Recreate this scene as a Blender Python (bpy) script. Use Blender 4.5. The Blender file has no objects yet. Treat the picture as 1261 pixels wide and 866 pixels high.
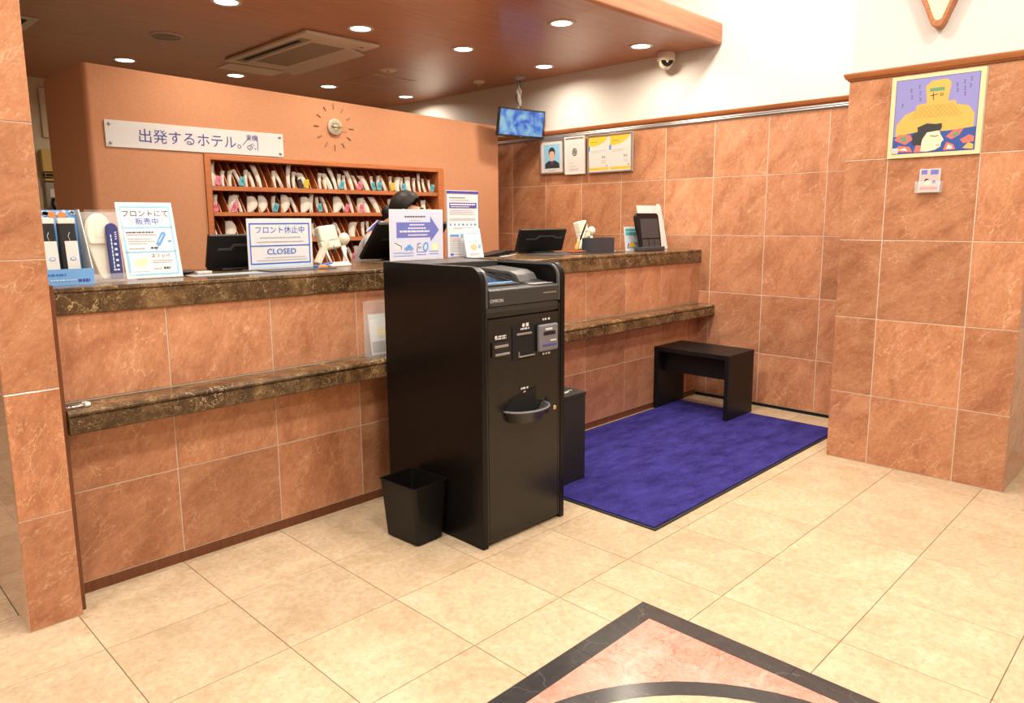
import bpy, bmesh, math, random
from mathutils import Vector, Matrix, Euler
R = math.radians
rnd = random.Random(7)
SC = bpy.context.scene
COL = SC.collection

# ------------------------------------------------------------------ camera, world, light, exposure
def set_camera():
    f, cy, yaw, pit, rol = 895.38, 412.65, 0.7774, 0.15547, -0.00597
    cd = bpy.data.cameras.new('camera'); co = bpy.data.objects.new('camera', cd); COL.objects.link(co)
    fw = Vector((math.cos(pit)*math.cos(yaw), math.cos(pit)*math.sin(yaw), -math.sin(pit)))
    rt = fw.cross(Vector((0, 0, 1))).normalized(); up = rt.cross(fw)
    r2 = rt*math.cos(rol)+up*math.sin(rol); u2 = -rt*math.sin(rol)+up*math.cos(rol)
    m = Matrix((r2, u2, -fw)).transposed().to_4x4(); m.translation = (-1.3876, -2.3356, 1.2918)
    co.matrix_world = m
    cd.sensor_fit = 'HORIZONTAL'; cd.sensor_width = 36; cd.lens = f/1261*36
    cd.shift_y = -(433-cy)/1261; cd.clip_start = .05
    SC.camera = co
set_camera()
W = bpy.data.worlds.new('world'); SC.world = W; W.use_nodes = True
W.node_tree.nodes['Background'].inputs[0].default_value = (.93, .96, 1, 1)
W.node_tree.nodes['Background'].inputs[1].default_value = .42
SC.view_settings.view_transform = 'Standard'; SC.view_settings.look = 'None'
SC.view_settings.gamma = 1; SC.view_settings.use_curve_mapping = False
SC.view_settings.exposure = -0.38
DOWN_W, LOBBY_W = 10.5, 52            # watts of one counter downlight / one lobby light
DOWN_C, LOBBY_C = (1, .87, .70), (1, .94, .86)

# ------------------------------------------------------------------ materials
MATS = {}
def nodes(name):
    m = bpy.data.materials.new(name); m.use_nodes = True; MATS[name] = m
    nt = m.node_tree; return m, nt, nt.nodes['Principled BSDF']
def mat(name, col, rough=.5, metal=0, spec=.5, emit=0, alpha=None, bump=0, bscale=200, var=0, trans=0, coat=0):
    m, nt, p = nodes(name)
    p.inputs['Base Color'].default_value = (*col, 1); p.inputs['Roughness'].default_value = rough
    p.inputs['Metallic'].default_value = metal; p.inputs['Specular IOR Level'].default_value = spec
    p.inputs['Coat Weight'].default_value = coat
    if trans: p.inputs['Transmission Weight'].default_value = trans
    if alpha is not None: p.inputs['Alpha'].default_value = alpha
    if emit: p.inputs['Emission Color'].default_value = (*col, 1); p.inputs['Emission Strength'].default_value = emit
    if bump or var:
        tc = nt.nodes.new('ShaderNodeTexCoord'); n = nt.nodes.new('ShaderNodeTexNoise')
        n.inputs['Scale'].default_value = bscale; n.inputs['Detail'].default_value = 4
        nt.links.new(tc.outputs['Object'], n.inputs['Vector'])
        if bump:
            b = nt.nodes.new('ShaderNodeBump'); b.inputs['Strength'].default_value = bump; b.inputs['Distance'].default_value = .002
            nt.links.new(n.outputs['Fac'], b.inputs['Height']); nt.links.new(b.outputs['Normal'], p.inputs['Normal'])
        if var:
            r = nt.nodes.new('ShaderNodeValToRGB')
            r.color_ramp.elements[0].color = (*[c*(1-var) for c in col], 1); r.color_ramp.elements[0].position = .3
            r.color_ramp.elements[1].color = (*[min(1, c*(1+var)) for c in col], 1); r.color_ramp.elements[1].position = .7
            nt.links.new(n.outputs['Fac'], r.inputs[0]); nt.links.new(r.outputs[0], p.inputs['Base Color'])
    return m
def stone(name, dark, mid, light, vein, scale=5, rough=.3, veins=.5, spots=.5, vstr=.035, tone=.16, stretch=(1, 1, 1), spec=.5, speck=None, rot=0):
    """Polished stone: cloudy base, thin crossing veins, pale crystals; each tile is offset by its own random number."""
    m, nt, p = nodes(name); N = nt.nodes.new; L = nt.links.new
    tc = N('ShaderNodeTexCoord'); oi = N('ShaderNodeObjectInfo')
    mul = N('ShaderNodeVectorMath'); mul.operation = 'SCALE'; mul.inputs[0].default_value = (71, 37, 53); L(oi.outputs['Random'], mul.inputs['Scale'])
    add = N('ShaderNodeVectorMath'); L(tc.outputs['Object'], add.inputs[0]); L(mul.outputs[0], add.inputs[1])
    sc = N('ShaderNodeMapping'); sc.inputs['Scale'].default_value = stretch
    ro = N('ShaderNodeMapping'); ro.inputs['Rotation'].default_value = (0, 0, rot); L(add.outputs[0], ro.inputs['Vector'])
    if rot:
        rz = N('ShaderNodeCombineXYZ'); rm = N('ShaderNodeMath'); rm.operation = 'MULTIPLY_ADD'; L(oi.outputs['Random'], rm.inputs[0]); rm.inputs[1].default_value = -.9; rm.inputs[2].default_value = rot
        L(rm.outputs[0], rz.inputs['Z']); L(rz.outputs[0], ro.inputs['Rotation'])
    L(ro.outputs[0], sc.inputs['Vector'])
    def noise(s, d=6, rg=.6, dist=0):
        n = N('ShaderNodeTexNoise'); n.inputs['Scale'].default_value = s; n.inputs['Detail'].default_value = d
        n.inputs['Roughness'].default_value = rg; n.inputs['Distortion'].default_value = dist; L(sc.outputs[0], n.inputs['Vector']); return n
    def ramp(src, pts):
        r = N('ShaderNodeValToRGB'); e = r.color_ramp.elements
        while len(e) < len(pts): e.new(.5)
        for k, (q, c) in enumerate(pts): e[k].position = q; e[k].color = (*c, 1) if len(c) == 3 else c
        L(src, r.inputs[0]); return r
    def mix(fac, a, b, mode='MIX'):
        x = N('ShaderNodeMix'); x.data_type = 'RGBA'; x.blend_type = mode
        if isinstance(fac, (int, float)): x.inputs[0].default_value = fac
        else: L(fac, x.inputs[0])
        for k, v in ((6, a), (7, b)):
            if isinstance(v, tuple): x.inputs[k].default_value = (*v, 1)
            else: L(v, x.inputs[k])
        return x.outputs[2]
    base = ramp(noise(scale, 8, .65, .6).outputs['Fac'], [(.3, dark), (.52, mid), (.74, light)]).outputs[0]
    fine = ramp(noise(scale*9, 5, .7).outputs['Fac'], [(.35, (.78, .78, .78)), (.65, (1.16, 1.16, 1.16))]).outputs[0]
    base = mix(.6, base, fine, 'MULTIPLY')
    def vein_layer(s, width, dist):
        dn = noise(s*1.3, 4); dv = N('ShaderNodeVectorMath'); dv.operation = 'MULTIPLY_ADD'
        L(dn.outputs['Color'], dv.inputs[0]); dv.inputs[1].default_value = (dist,)*3; L(sc.outputs[0], dv.inputs[2])
        v = N('ShaderNodeTexVoronoi'); v.feature = 'DISTANCE_TO_EDGE'; v.inputs['Scale'].default_value = s; L(dv.outputs[0], v.inputs['Vector'])
        r = ramp(v.outputs['Distance'], [(0, (1, 1, 1)), (width, (0, 0, 0))])
        k = ramp(noise(s*.9, 3).outputs['Fac'], [(.45, (0, 0, 0)), (.62, (1, 1, 1))])
        return mix(1., r.outputs[0], k.outputs[0], 'MULTIPLY')
    def scaled(src, f):
        q = N('ShaderNodeMath'); q.operation = 'MULTIPLY'; L(src, q.inputs[0]); q.inputs[1].default_value = f; return q.outputs[0]
    base = mix(scaled(vein_layer(scale*1.2, vstr, .25), veins), base, vein)
    base = mix(scaled(vein_layer(scale*2.7, vstr*1.5, .12), veins*.7), base, vein)
    sp = ramp(noise(scale*17, 2, .45, 1.2).outputs['Fac'], [(.63, (0, 0, 0)), (.71, (1, 1, 1))]).outputs[0]
    base = mix(scaled(sp, spots), base, vein)
    if speck:
        sd = ramp(noise(scale*16, 3, .6, 1.2).outputs['Fac'], [(.58, (0, 0, 0)), (.7, (1, 1, 1))]).outputs[0]
        base = mix(scaled(sd, .5), base, speck)
    hv = N('ShaderNodeHueSaturation'); L(base, hv.inputs['Color'])
    mr = N('ShaderNodeMapRange'); mr.inputs[3].default_value = 1-tone; mr.inputs[4].default_value = 1+tone
    L(oi.outputs['Random'], mr.inputs[0]); L(mr.outputs[0], hv.inputs['Value'])
    L(hv.outputs[0], p.inputs['Base Color'])
    p.inputs['Roughness'].default_value = rough; p.inputs['Specular IOR Level'].default_value = spec
    return m
def wood(name, a, b, rough=.4, scale=1, axis=0, coat=0):
    m, nt, p = nodes(name); N = nt.nodes.new; L = nt.links.new
    tc = N('ShaderNodeTexCoord'); mp = N('ShaderNodeMapping'); s = [14*scale]*3; s[axis] = .8*scale; mp.inputs['Scale'].default_value = s
    L(tc.outputs['Object'], mp.inputs['Vector'])
    n = N('ShaderNodeTexNoise'); n.inputs['Scale'].default_value = 3; n.inputs['Detail'].default_value = 6; n.inputs['Distortion'].default_value = .4
    L(mp.outputs[0], n.inputs['Vector']); r = N('ShaderNodeValToRGB')
    r.color_ramp.elements[0].position = .3; r.color_ramp.elements[0].color = (*a, 1); r.color_ramp.elements[1].position = .72; r.color_ramp.elements[1].color = (*b, 1)
    L(n.outputs['Fac'], r.inputs[0]); L(r.outputs[0], p.inputs['Base Color']); p.inputs['Roughness'].default_value = rough
    p.inputs['Coat Weight'].default_value = coat
    return m
TC = ((.355, .140, .067), (.50, .222, .113), (.60, .300, .160), (.82, .58, .36))
stone('terracotta', *TC, 4.5, .30, .45, .28, .022, rot=-.4, stretch=(1, 1.8, 1))
stone('terracotta_gloss', *TC, 4.5, .13, .45, .28, .022, rot=-.4, stretch=(1, 1.8, 1))
stone('terracotta_polished', *TC, 4.5, .045, .45, .25, .022, rot=-.4, stretch=(1, 1.8, 1), spec=.8)
PB = MATS['terracotta_polished'].node_tree.nodes['Principled BSDF']; PB.inputs['Coat Weight'].default_value = 1; PB.inputs['Coat Roughness'].default_value = .03; PB.inputs['Coat IOR'].default_value = 1.9
stone('cream', (.46, .340, .205), (.545, .413, .265), (.61, .475, .325), (.64, .50, .35), 5, .2, .3, .2, .02, .07, (1, 1, 1), .35, (.38, .22, .09))
stone('brown_marble', (.028, .013, .006), (.105, .058, .025), (.27, .16, .07), (.58, .42, .22), 7, .22, .85, .3, .022, .2, (1, 1, 1), .5, (.03, .014, .008))
stone('black_marble', (.030, .028, .027), (.042, .039, .038), (.06, .055, .052), (.45, .42, .4), 2.5, .2, .22, .03, .008, .08)
stone('pink_marble', (.52, .23, .16), (.57, .31, .235), (.60, .40, .32), (.46, .14, .085), 8, .2, 1.0, .3, .06, .02)
mat('grout', (.66, .57, .45), .9)
mat('floor_grout', (.16, .11, .06), .9)
mat('plaster', (.70, .675, .63), .75, bump=.05, bscale=300)
mat('lobby_ceiling', (.86, .84, .80), .9)
mat('dull_plaster', (.62, .57, .42), .8)
mat('orange_paper', (.56, .265, .14), .85, bump=.3, bscale=130, var=.07)
wood('ceiling_wood', (.33, .125, .055), (.46, .19, .09), .33, 1, 0, .12)
wood('trim_wood', (.33, .105, .03), (.50, .185, .06), .35, 1.5, 1)
wood('cabinet_wood', (.42, .13, .038), (.56, .19, .065), .45, 2, 0)
wood('post_wood', (.12, .036, .012), (.19, .06, .022), .4, 2, 2)
mat('clock_dial', (.60, .54, .42), .5); mat('clock_bar', (.27, .20, .13), .5)
mat('alu', (.42, .41, .40), .45, .8); mat('chrome', (.8, .8, .82), .15, 1); mat('brass', (.70, .58, .30), .3, 1)
mat('white_plastic', (.74, .72, .66), .4); mat('vent_white', (.62, .57, .50), .5); mat('vent_mid', (.42, .37, .31), .6); mat('vent_grey', (.30, .28, .24), .6)
mat('cream_plastic', (.66, .60, .47), .4); mat('paper', (.66, .65, .62), .7); mat('slip_paper', (.60, .55, .48), .75)
mat('sign_white', (.68, .69, .71), .35); mat('print_pale', (.55, .60, .74), .5)
mat('black', (.005, .0045, .0045), .45, spec=.3); mat('black_gloss', (.012, .010, .009), .16, spec=.6); mat('shade_black', (.002, .002, .002), .8)  # last black paints the shade inside the pigeonholes; also slots and openings
mat('kiosk_black_shaded', (.006, .005, .0045), .28, spec=.2); mat('kiosk_black_lit', (.010, .008, .006), .26, spec=.45)  # same black twice: shade painted into the sides, floor reflection into the front
mat('bin_black', (.006, .0055, .005), .38, spec=.28); mat('bench_black', (.006, .0055, .005), .45, spec=.35, bump=.1, bscale=60)
mat('speckle_black', (.008, .0075, .007), .55, var=.8, bscale=90, bump=.2)
mat('tray_grey', (.040, .039, .037), .32, spec=.4); mat('tray_light', (.085, .085, .082), .3); mat('unit_grey', (.17, .17, .195), .35)
mat('rubber', (.012, .011, .011), .7)
mat('ink', (.03, .03, .035), .6); mat('ink_soft', (.36, .34, .34), .7); mat('navy', (.045, .055, .30), .5); mat('blue', (.03, .14, .55), .5)
mat('sky_blue', (.27, .57, .80), .5); mat('mid_blue', (.10, .30, .66), .5); mat('purple_blue', (.135, .16, .48), .5); mat('violet', (.075, .06, .32), .5)
mat('pale_blue', (.55, .68, .80), .5); mat('yellow', (.80, .52, .05), .5); mat('pale_yellow', (.82, .76, .42), .5); mat('skin_print', (.75, .42, .27), .6)
mat('tag_cyan', (.10, .42, .52), .4); mat('tag_pink', (.80, .19, .30), .4); mat('tag_yellow', (.62, .47, .03), .4)
mat('card_blue', (.16, .38, .74), .5); mat('orange_print', (.75, .26, .07), .5); mat('teal', (.06, .42, .42), .5); mat('pink_print', (.72, .42, .38), .6)
mat('sock_cloth', (.018, .018, .02), .9, bump=.4, bscale=300); mat('navy_pouch', (.022, .027, .16), .5); mat('towel_white', (.78, .74, .62), .9, bump=.4, bscale=250)
mat('lens', (1, .95, .86), .5, emit=9); mat('lobby_lens', (1, .97, .92), .5, emit=6); mat('lamp_glass', (1, .80, .42), .5, emit=.30)
mat('grey_paper', (.30, .34, .38), .6); mat('dark_sheet', (.05, .05, .055), .35); mat('wood_light', (.62, .30, .07), .4); mat('wood_red', (.30, .075, .022), .4)
mat('art_gold', (.62, .42, .09), .6); mat('art_gold_dark', (.42, .26, .04), .6); mat('art_lilac', (.26, .255, .56), .6); mat('art_border', (.74, .63, .36), .6)
mat('art_blue', (.03, .08, .32), .6); mat('art_red', (.62, .16, .12), .6); mat('art_face', (.82, .68, .48), .6); mat('art_green', (.12, .30, .16), .6)
mat('skin', (.62, .33, .21), .5); mat('hair', (.010, .007, .006), .48, spec=.3, bump=.3, bscale=120); mat('jacket', (.46, .48, .52), .8); mat('skirt', (.03, .03, .05), .8)
mat('dark_glass', (.01, .01, .012), .06); mat('device_grey', (.045, .05, .06), .3); mat('yellow_box', (.55, .38, .10), .5)
def acrylic():
    m, nt, p = nodes('acrylic')
    p.inputs['Base Color'].default_value = (.93, .95, .96, 1); p.inputs['Roughness'].default_value = .05; p.inputs['Alpha'].default_value = .16
    return m
acrylic()
def film():
    m, nt, p = nodes('film')
    p.inputs['Base Color'].default_value = (.9, .9, .88, 1); p.inputs['Roughness'].default_value = .12; p.inputs['Alpha'].default_value = .13
film()
def carpet():
    m, nt, p = nodes('carpet'); N = nt.nodes.new; L = nt.links.new
    tc = N('ShaderNodeTexCoord'); a = N('ShaderNodeTexNoise'); a.inputs['Scale'].default_value = 5; a.inputs['Detail'].default_value = 5
    b = N('ShaderNodeTexNoise'); b.inputs['Scale'].default_value = 160; b.inputs['Detail'].default_value = 3
    L(tc.outputs['Object'], a.inputs['Vector']); L(tc.outputs['Object'], b.inputs['Vector'])
    mm = N('ShaderNodeMath'); mm.operation = 'MULTIPLY_ADD'; L(b.outputs['Fac'], mm.inputs[0]); mm.inputs[1].default_value = .55; L(a.outputs['Fac'], mm.inputs[2])
    r = N('ShaderNodeValToRGB'); e = r.color_ramp.elements; e[0].position = .55; e[0].color = (.016, .011, .085, 1); e[1].position = 1.05; e[1].color = (.052, .042, .24, 1)
    L(mm.outputs[0], r.inputs[0]); L(r.outputs[0], p.inputs['Base Color']); p.inputs['Roughness'].default_value = .95; p.inputs['Specular IOR Level'].default_value = .1
    sc2 = N('ShaderNodeMapping'); sc2.inputs['Scale'].default_value = (1.0, 2.2, 1); L(tc.outputs['Object'], sc2.inputs['Vector']); L(sc2.outputs[0], a.inputs['Vector'])
    a.inputs['Roughness'].default_value = .7
    bp_ = N('ShaderNodeBump'); bp_.inputs['Strength'].default_value = .8; bp_.inputs['Distance'].default_value = .004; L(b.outputs['Fac'], bp_.inputs['Height']); L(bp_.outputs[0], p.inputs['Normal'])
carpet()
def screen():
    m, nt, p = nodes('cctv_screen'); N = nt.nodes.new; L = nt.links.new
    tc = N('ShaderNodeTexCoord'); a = N('ShaderNodeTexVoronoi'); a.inputs['Scale'].default_value = 13; a.feature = 'SMOOTH_F1'
    n = N('ShaderNodeTexNoise'); n.inputs['Scale'].default_value = 9; n.inputs['Detail'].default_value = 5; n.inputs['Distortion'].default_value = 1.2
    L(tc.outputs['Object'], a.inputs['Vector']); L(tc.outputs['Object'], n.inputs['Vector'])
    mm = N('ShaderNodeMath'); mm.operation = 'MULTIPLY_ADD'; L(a.outputs['Distance'], mm.inputs[0]); mm.inputs[1].default_value = .35; L(n.outputs['Fac'], mm.inputs[2])
    r = N('ShaderNodeValToRGB'); e = r.color_ramp.elements; e[0].position = .42; e[0].color = (.03, .10, .62, 1); e[1].position = .82; e[1].color = (.45, .80, 1, 1)
    k = e.new(.60); k.color = (.09, .30, .95, 1)
    L(mm.outputs[0], r.inputs[0]); L(r.outputs[0], p.inputs['Emission Color']); p.inputs['Emission Strength'].default_value = .85; p.inputs['Base Color'].default_value = (0, 0, 0, 1); p.inputs['Roughness'].default_value = .2
screen()

# ------------------------------------------------------------------ mesh helpers
class B:
    """Collects shapes; build() links them as ONE mesh object."""
    def __init__(s): s.v, s.f, s.m, s.M, s.sm = [], [], [], Matrix.Identity(4), []
    def at(s, loc=(0, 0, 0), rot=(0, 0, 0)): s.M = Matrix.LocRotScale(Vector(loc), Euler(rot), None); return s
    def add(s, vs, fs, m=0, smooth=False):
        o = len(s.v); s.v += [s.M @ Vector(q) for q in vs]
        for f in fs: s.f.append([o+i for i in f]); s.m.append(m); s.sm.append(smooth)
        return s
    def box(s, x0, x1, y0, y1, z0, z1, m=0):
        return s.add([(x0, y0, z0), (x1, y0, z0), (x1, y1, z0), (x0, y1, z0), (x0, y0, z1), (x1, y0, z1), (x1, y1, z1), (x0, y1, z1)],
                     [(3, 2, 1, 0), (4, 5, 6, 7), (0, 1, 5, 4), (1, 2, 6, 5), (2, 3, 7, 6), (3, 0, 4, 7)], m)
    def prism(s, pts, a0, a1, axis='y', m=0, smooth=False):
        """pts: 2-D outline; extruded along axis. axis y: (x,z); axis x: (y,z); axis z: (x,y)"""
        n = len(pts)
        def P(p, a): return {'y': (p[0], a, p[1]), 'x': (a, p[0], p[1]), 'z': (p[0], p[1], a)}[axis]
        ar = sum(pts[i][0]*pts[(i+1) % n][1]-pts[(i+1) % n][0]*pts[i][1] for i in range(n))
        if (ar > 0) == (axis == 'y'): pts = pts[::-1]
        vs = [P(p, a0) for p in pts]+[P(p, a1) for p in pts]
        s.add(vs, [list(range(n))[::-1], list(range(n, 2*n))], m)
        return s.add(vs, [(i, (i+1) % n, n+(i+1) % n, n+i) for i in range(n)], m, smooth)
    def lathe(s, prof, n=24, m=0, c=(0, 0, 0), smooth=True, caps=True):
        vs, fs = [], []
        for r, z in prof:
            for k in range(n):
                a = 2*math.pi*k/n; vs.append((c[0]+r*math.cos(a), c[1]+r*math.sin(a), c[2]+z))
        for i in range(len(prof)-1):
            for k in range(n):
                fs.append((i*n+k, i*n+(k+1) % n, (i+1)*n+(k+1) % n, (i+1)*n+k))
        s.add(vs, fs, m, smooth)
        if caps: s.add(vs, [list(range(n))[::-1], list(range((len(prof)-1)*n, len(prof)*n))], m)
        return s
    def tube(s, pts, r, n=8, m=0, smooth=True):
        pts = [Vector(p) for p in pts]; vs, fs = [], []
        for i, p in enumerate(pts):
            t = (pts[min(i+1, len(pts)-1)]-pts[max(i-1, 0)]).normalized()
            u = t.orthogonal().normalized() if i == 0 else (u-t*u.dot(t)).normalized()
            w = t.cross(u); rr = r[i] if isinstance(r, (list, tuple)) else r
            vs += [p+u*rr*math.cos(2*math.pi*k/n)+w*rr*math.sin(2*math.pi*k/n) for k in range(n)]
        for i in range(len(pts)-1):
            fs += [(i*n+k, i*n+(k+1) % n, (i+1)*n+(k+1) % n, (i+1)*n+k) for k in range(n)]
        s.add(vs, fs, m, smooth)
        return s.add(vs, [list(range(n))[::-1], list(range((len(pts)-1)*n, len(pts)*n))], m)
    def ball(s, c, r, m=0, nu=16, nv=10):
        rx, ry, rz = r if isinstance(r, tuple) else (r,)*3; vs, fs = [], []
        for i in range(nv+1):
            t = math.pi*i/nv
            for k in range(nu):
                a = 2*math.pi*k/nu; vs.append((c[0]+rx*math.sin(t)*math.cos(a), c[1]+ry*math.sin(t)*math.sin(a), c[2]-rz*math.cos(t)))
        for i in range(nv):
            for k in range(nu): fs.append((i*nu+k, i*nu+(k+1) % nu, (i+1)*nu+(k+1) % nu, (i+1)*nu+k))
        return s.add(vs, fs, m, True)
    def mesh(s, name, mats, bevel=0, seg=2):
        me = bpy.data.meshes.new(name); me.from_pydata([tuple(q) for q in s.v], [], s.f)
        for k, i in enumerate(s.m): me.polygons[k].material_index = i; me.polygons[k].use_smooth = s.sm[k]
        bm = bmesh.new(); bm.from_mesh(me); bmesh.ops.remove_doubles(bm, verts=bm.verts, dist=1e-6)
        if bevel:
            es = [e for e in bm.edges if len(e.link_faces) == 2 and e.calc_face_angle(0) > .5]
            bmesh.ops.bevel(bm, geom=es, offset=bevel, offset_type='OFFSET', segments=seg, profile=.5, affect='EDGES', clamp_overlap=True)
        bm.to_mesh(me); bm.free()
        for x in (mats if isinstance(mats, (list, tuple)) else [mats]): me.materials.append(MATS[x])
        me.update(); return me
    def build(s, name, mats, parent=None, bevel=0, seg=2, **k): return obj(name, s.mesh(name, mats, bevel, seg), parent, **k)
def obj(name, data, parent=None, loc=None, rot=None, label=None, cat=None, group=None, kind=None):
    o = bpy.data.objects.new(name, data); COL.objects.link(o)
    if parent: o.parent = parent
    if loc: o.location = loc
    if rot: o.rotation_euler = rot
    if label: o['label'] = label
    if cat: o['category'] = cat
    if group: o['group'] = group
    if kind: o['kind'] = kind
    return o
def thing(name, label, cat, loc=(0, 0, 0), rot=(0, 0, 0), group=None): return obj(name, None, None, loc, rot, label, cat, group)
def struct(name, b, mats, bevel=0, **k): return b.build(name, mats, None, bevel, kind='structure', **k)
def text_polys(s, size, x=0, z=0, align='CENTER', squeeze=1):
    cu = bpy.data.curves.new('text', 'FONT'); cu.body = s; cu.size = size; cu.align_x = align; cu.resolution_u = 2
    o = bpy.data.objects.new('text', cu); me = bpy.data.meshes.new_from_object(o)
    vs = [(v.co.x*squeeze+x, v.co.y+z) for v in me.vertices]; fs = [list(p.vertices) for p in me.polygons]
    bpy.data.objects.remove(o); bpy.data.curves.remove(cu); bpy.data.meshes.remove(me)
    return vs, fs
class F:
    """Flat print on a face looking to -Y: pieces in (x, z), each layer a hair in front of the last; one object per named part."""
    def __init__(s, y=-.001): s.y, s.parts = y, {}
    def _b(s, part, mt):
        b, ms = s.parts.setdefault(part, (B(), []))
        if mt not in ms: ms.append(mt)
        return b, ms.index(mt)
    def poly(s, pts, mt, part='print', lay=0):
        b, i = s._b(part, mt); ar = sum(pts[k][0]*pts[(k+1) % len(pts)][1]-pts[(k+1) % len(pts)][0]*pts[k][1] for k in range(len(pts)))
        if ar < 0: pts = pts[::-1]
        b.add([(p[0], s.y-lay*.0004, p[1]) for p in pts], [list(range(len(pts)))], i); return s
    def rect(s, x0, x1, z0, z1, mt, part='print', lay=0): return s.poly([(x0, z0), (x1, z0), (x1, z1), (x0, z1)], mt, part, lay)
    def disc(s, x, z, r, mt, part='print', lay=0, rz=None, n=20):
        return s.poly([(x+r*math.cos(2*math.pi*k/n), z+(rz or r)*math.sin(2*math.pi*k/n)) for k in range(n)], mt, part, lay)
    def line(s, pts, w, mt, part='print', lay=0):
        for (a, b_), (c, d) in zip(pts, pts[1:]):
            n = math.hypot(c-a, d-b_) or 1; dx, dz = -(d-b_)/n*w/2, (c-a)/n*w/2
            s.poly([(a+dx, b_+dz), (a-dx, b_-dz), (c-dx, d-dz), (c+dx, d+dz)], mt, part, lay)
        return s
    def frame(s, x0, x1, z0, z1, w, mt, part='border', lay=0):
        for r in ((x0, x1, z0, z0+w), (x0, x1, z1-w, z1), (x0, x0+w, z0+w, z1-w), (x1-w, x1, z0+w, z1-w)): s.rect(*r, mt, part, lay)
        return s
    def text(s, t, size, x, z, mt, part='lettering', lay=1, align='CENTER', sq=1, width=None):
        if width:
            q = [v[0] for v in text_polys(t, size)[0]]; sq = width/(max(q)-min(q))
        vs, fs = text_polys(t, size, x, z, align, sq); b, i = s._b(part, mt)
        b.add([(v[0], s.y-lay*.0004, v[1]) for v in vs], fs, i); return s
    def dashes(s, x0, x1, z, h, mt, part='small_print', lay=1, gap=.25, ln=2.2):
        x = x0
        while x < x1:
            l = min(h*ln*rnd.uniform(.5, 1.5), x1-x); s.rect(x, x+l*(1-gap), z, z+h, mt, part, lay); x += l
        return s
    def build(s, parent):
        for n, (b, ms) in s.parts.items():
            o = b.build(n, ms, parent)
            if n in ('small_print', 'brush_writing'): o['kind'] = 'stuff'      # unreadably small lines

# ------------------------------------------------------------------ setting
GX, GT = .4, .004
def tile_mesh(w, h, t=.010, c=.0012, m='terracotta', cache={}):
    k = (round(w, 4), round(h, 4), t, m)
    if k not in cache:
        b = B(); a, d = w/2, h/2
        lo = [(-a, -d, -t), (a, -d, -t), (a, d, -t), (-a, d, -t)]; mi = [(-a, -d, -c), (a, -d, -c), (a, d, -c), (-a, d, -c)]
        to = [(-a+c, -d+c, 0), (a-c, -d+c, 0), (a-c, d-c, 0), (-a+c, d-c, 0)]
        b.add(lo+mi+to, [(3, 2, 1, 0), (8, 9, 10, 11)]+[(i, (i+1) % 4, 4+(i+1) % 4, 4+i) for i in range(4)]+[(4+i, 4+(i+1) % 4, 8+(i+1) % 4, 8+i) for i in range(4)])
        cache[k] = b.mesh('tile', m)
    return cache[k]
FACE = {'+z': (0, 0, 0), '-y': (R(90), 0, 0), '-x': (R(90), 0, R(-90)), '+y': (R(90), 0, R(180)), '+x': (R(90), 0, R(90))}
def tiles(parent, face, plane, us, vs, gap=.0046, m='terracotta', name='tile', skip=None):
    """us: joints along the wall (world x or y), vs: joints along z (or y for the floor)"""
    for u0, u1 in zip(us, us[1:]):
        for v0, v1 in zip(vs, vs[1:]):
            if skip and skip(u0, u1, v0, v1): continue
            u, v = (u0+u1)/2, (v0+v1)/2
            loc = {'+z': (u, v, plane), '-y': (u, plane, v), '+y': (u, plane, v), '-x': (plane, u, v), '+x': (plane, u, v)}[face]
            obj(name, tile_mesh(u1-u0-gap, v1-v0-gap, m=m), parent, loc, FACE[face])

# floor: grout bed, cream tiles, marble inlay in the lobby
FX0, FX1, FY0, FY1 = -1.052, .578, -2.654, -1.024
floor = struct('floor', B().box(-4, 3.5, -5, 5, -.1, -.0018), 'floor_grout')
xs = [k*GX for k in range(-7, 9)]; xs[-1] = 3.2
ys = [k*GX for k in range(-7, 2)]; ys.append(.8)
def floor_tiles():
    bx = [k*GX for k in range(-6, 9)]+[3.371]; by = [k*GX for k in range(-7, 2)]+[.425]
    for x0, x1 in zip(bx, bx[1:]):
        for y0, y1 in zip(by, by[1:]):
            # tiles that the inlay cuts are split into the strips left around it
            if x1 > FX0+.001 and x0 < FX1-.001 and y1 > FY0+.001 and y0 < FY1-.001:
                rs = []
                if x1 > FX1: rs.append((FX1, x1, y0, y1))
                if x0 < FX0: rs.append((x0, FX0, y0, y1))
                xa, xb = max(x0, FX0), min(x1, FX1)
                if y1 > FY1: rs.append((xa, xb, FY1, y1))
                if y0 < FY0: rs.append((xa, xb, y0, FY0))
            else: rs = [(x0, x1, y0, y1)]
            for a, b, c, d in rs:
                if b-a > .02 and d-c > .02: obj('tile', tile_mesh(b-a-.0026, d-c-.0026, .01, .0006, 'cream'), floor, ((a+b)/2, (c+d)/2, 0))
floor_tiles()
LX0, LX1, LY = -.939, -.787, .269
for i in range(-6, -2):
    for y0, y1 in ((.425, .8), (.8, 1.2), (1.2, 1.6), (1.6, 2.0), (2.0, 2.4), (2.4, 2.8), (2.8, 3.2), (3.2, 3.6), (3.6, 4.0), (4.0, 4.4), (4.4, 4.8)):
        a, b = i*GX, min((i+1)*GX, LX0)
        if b-a > .02: obj('tile', tile_mesh(b-a-.0026, y1-y0-.0026, .01, .0006, 'cream'), floor, ((a+b)/2, (y0+y1)/2, 0))
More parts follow.
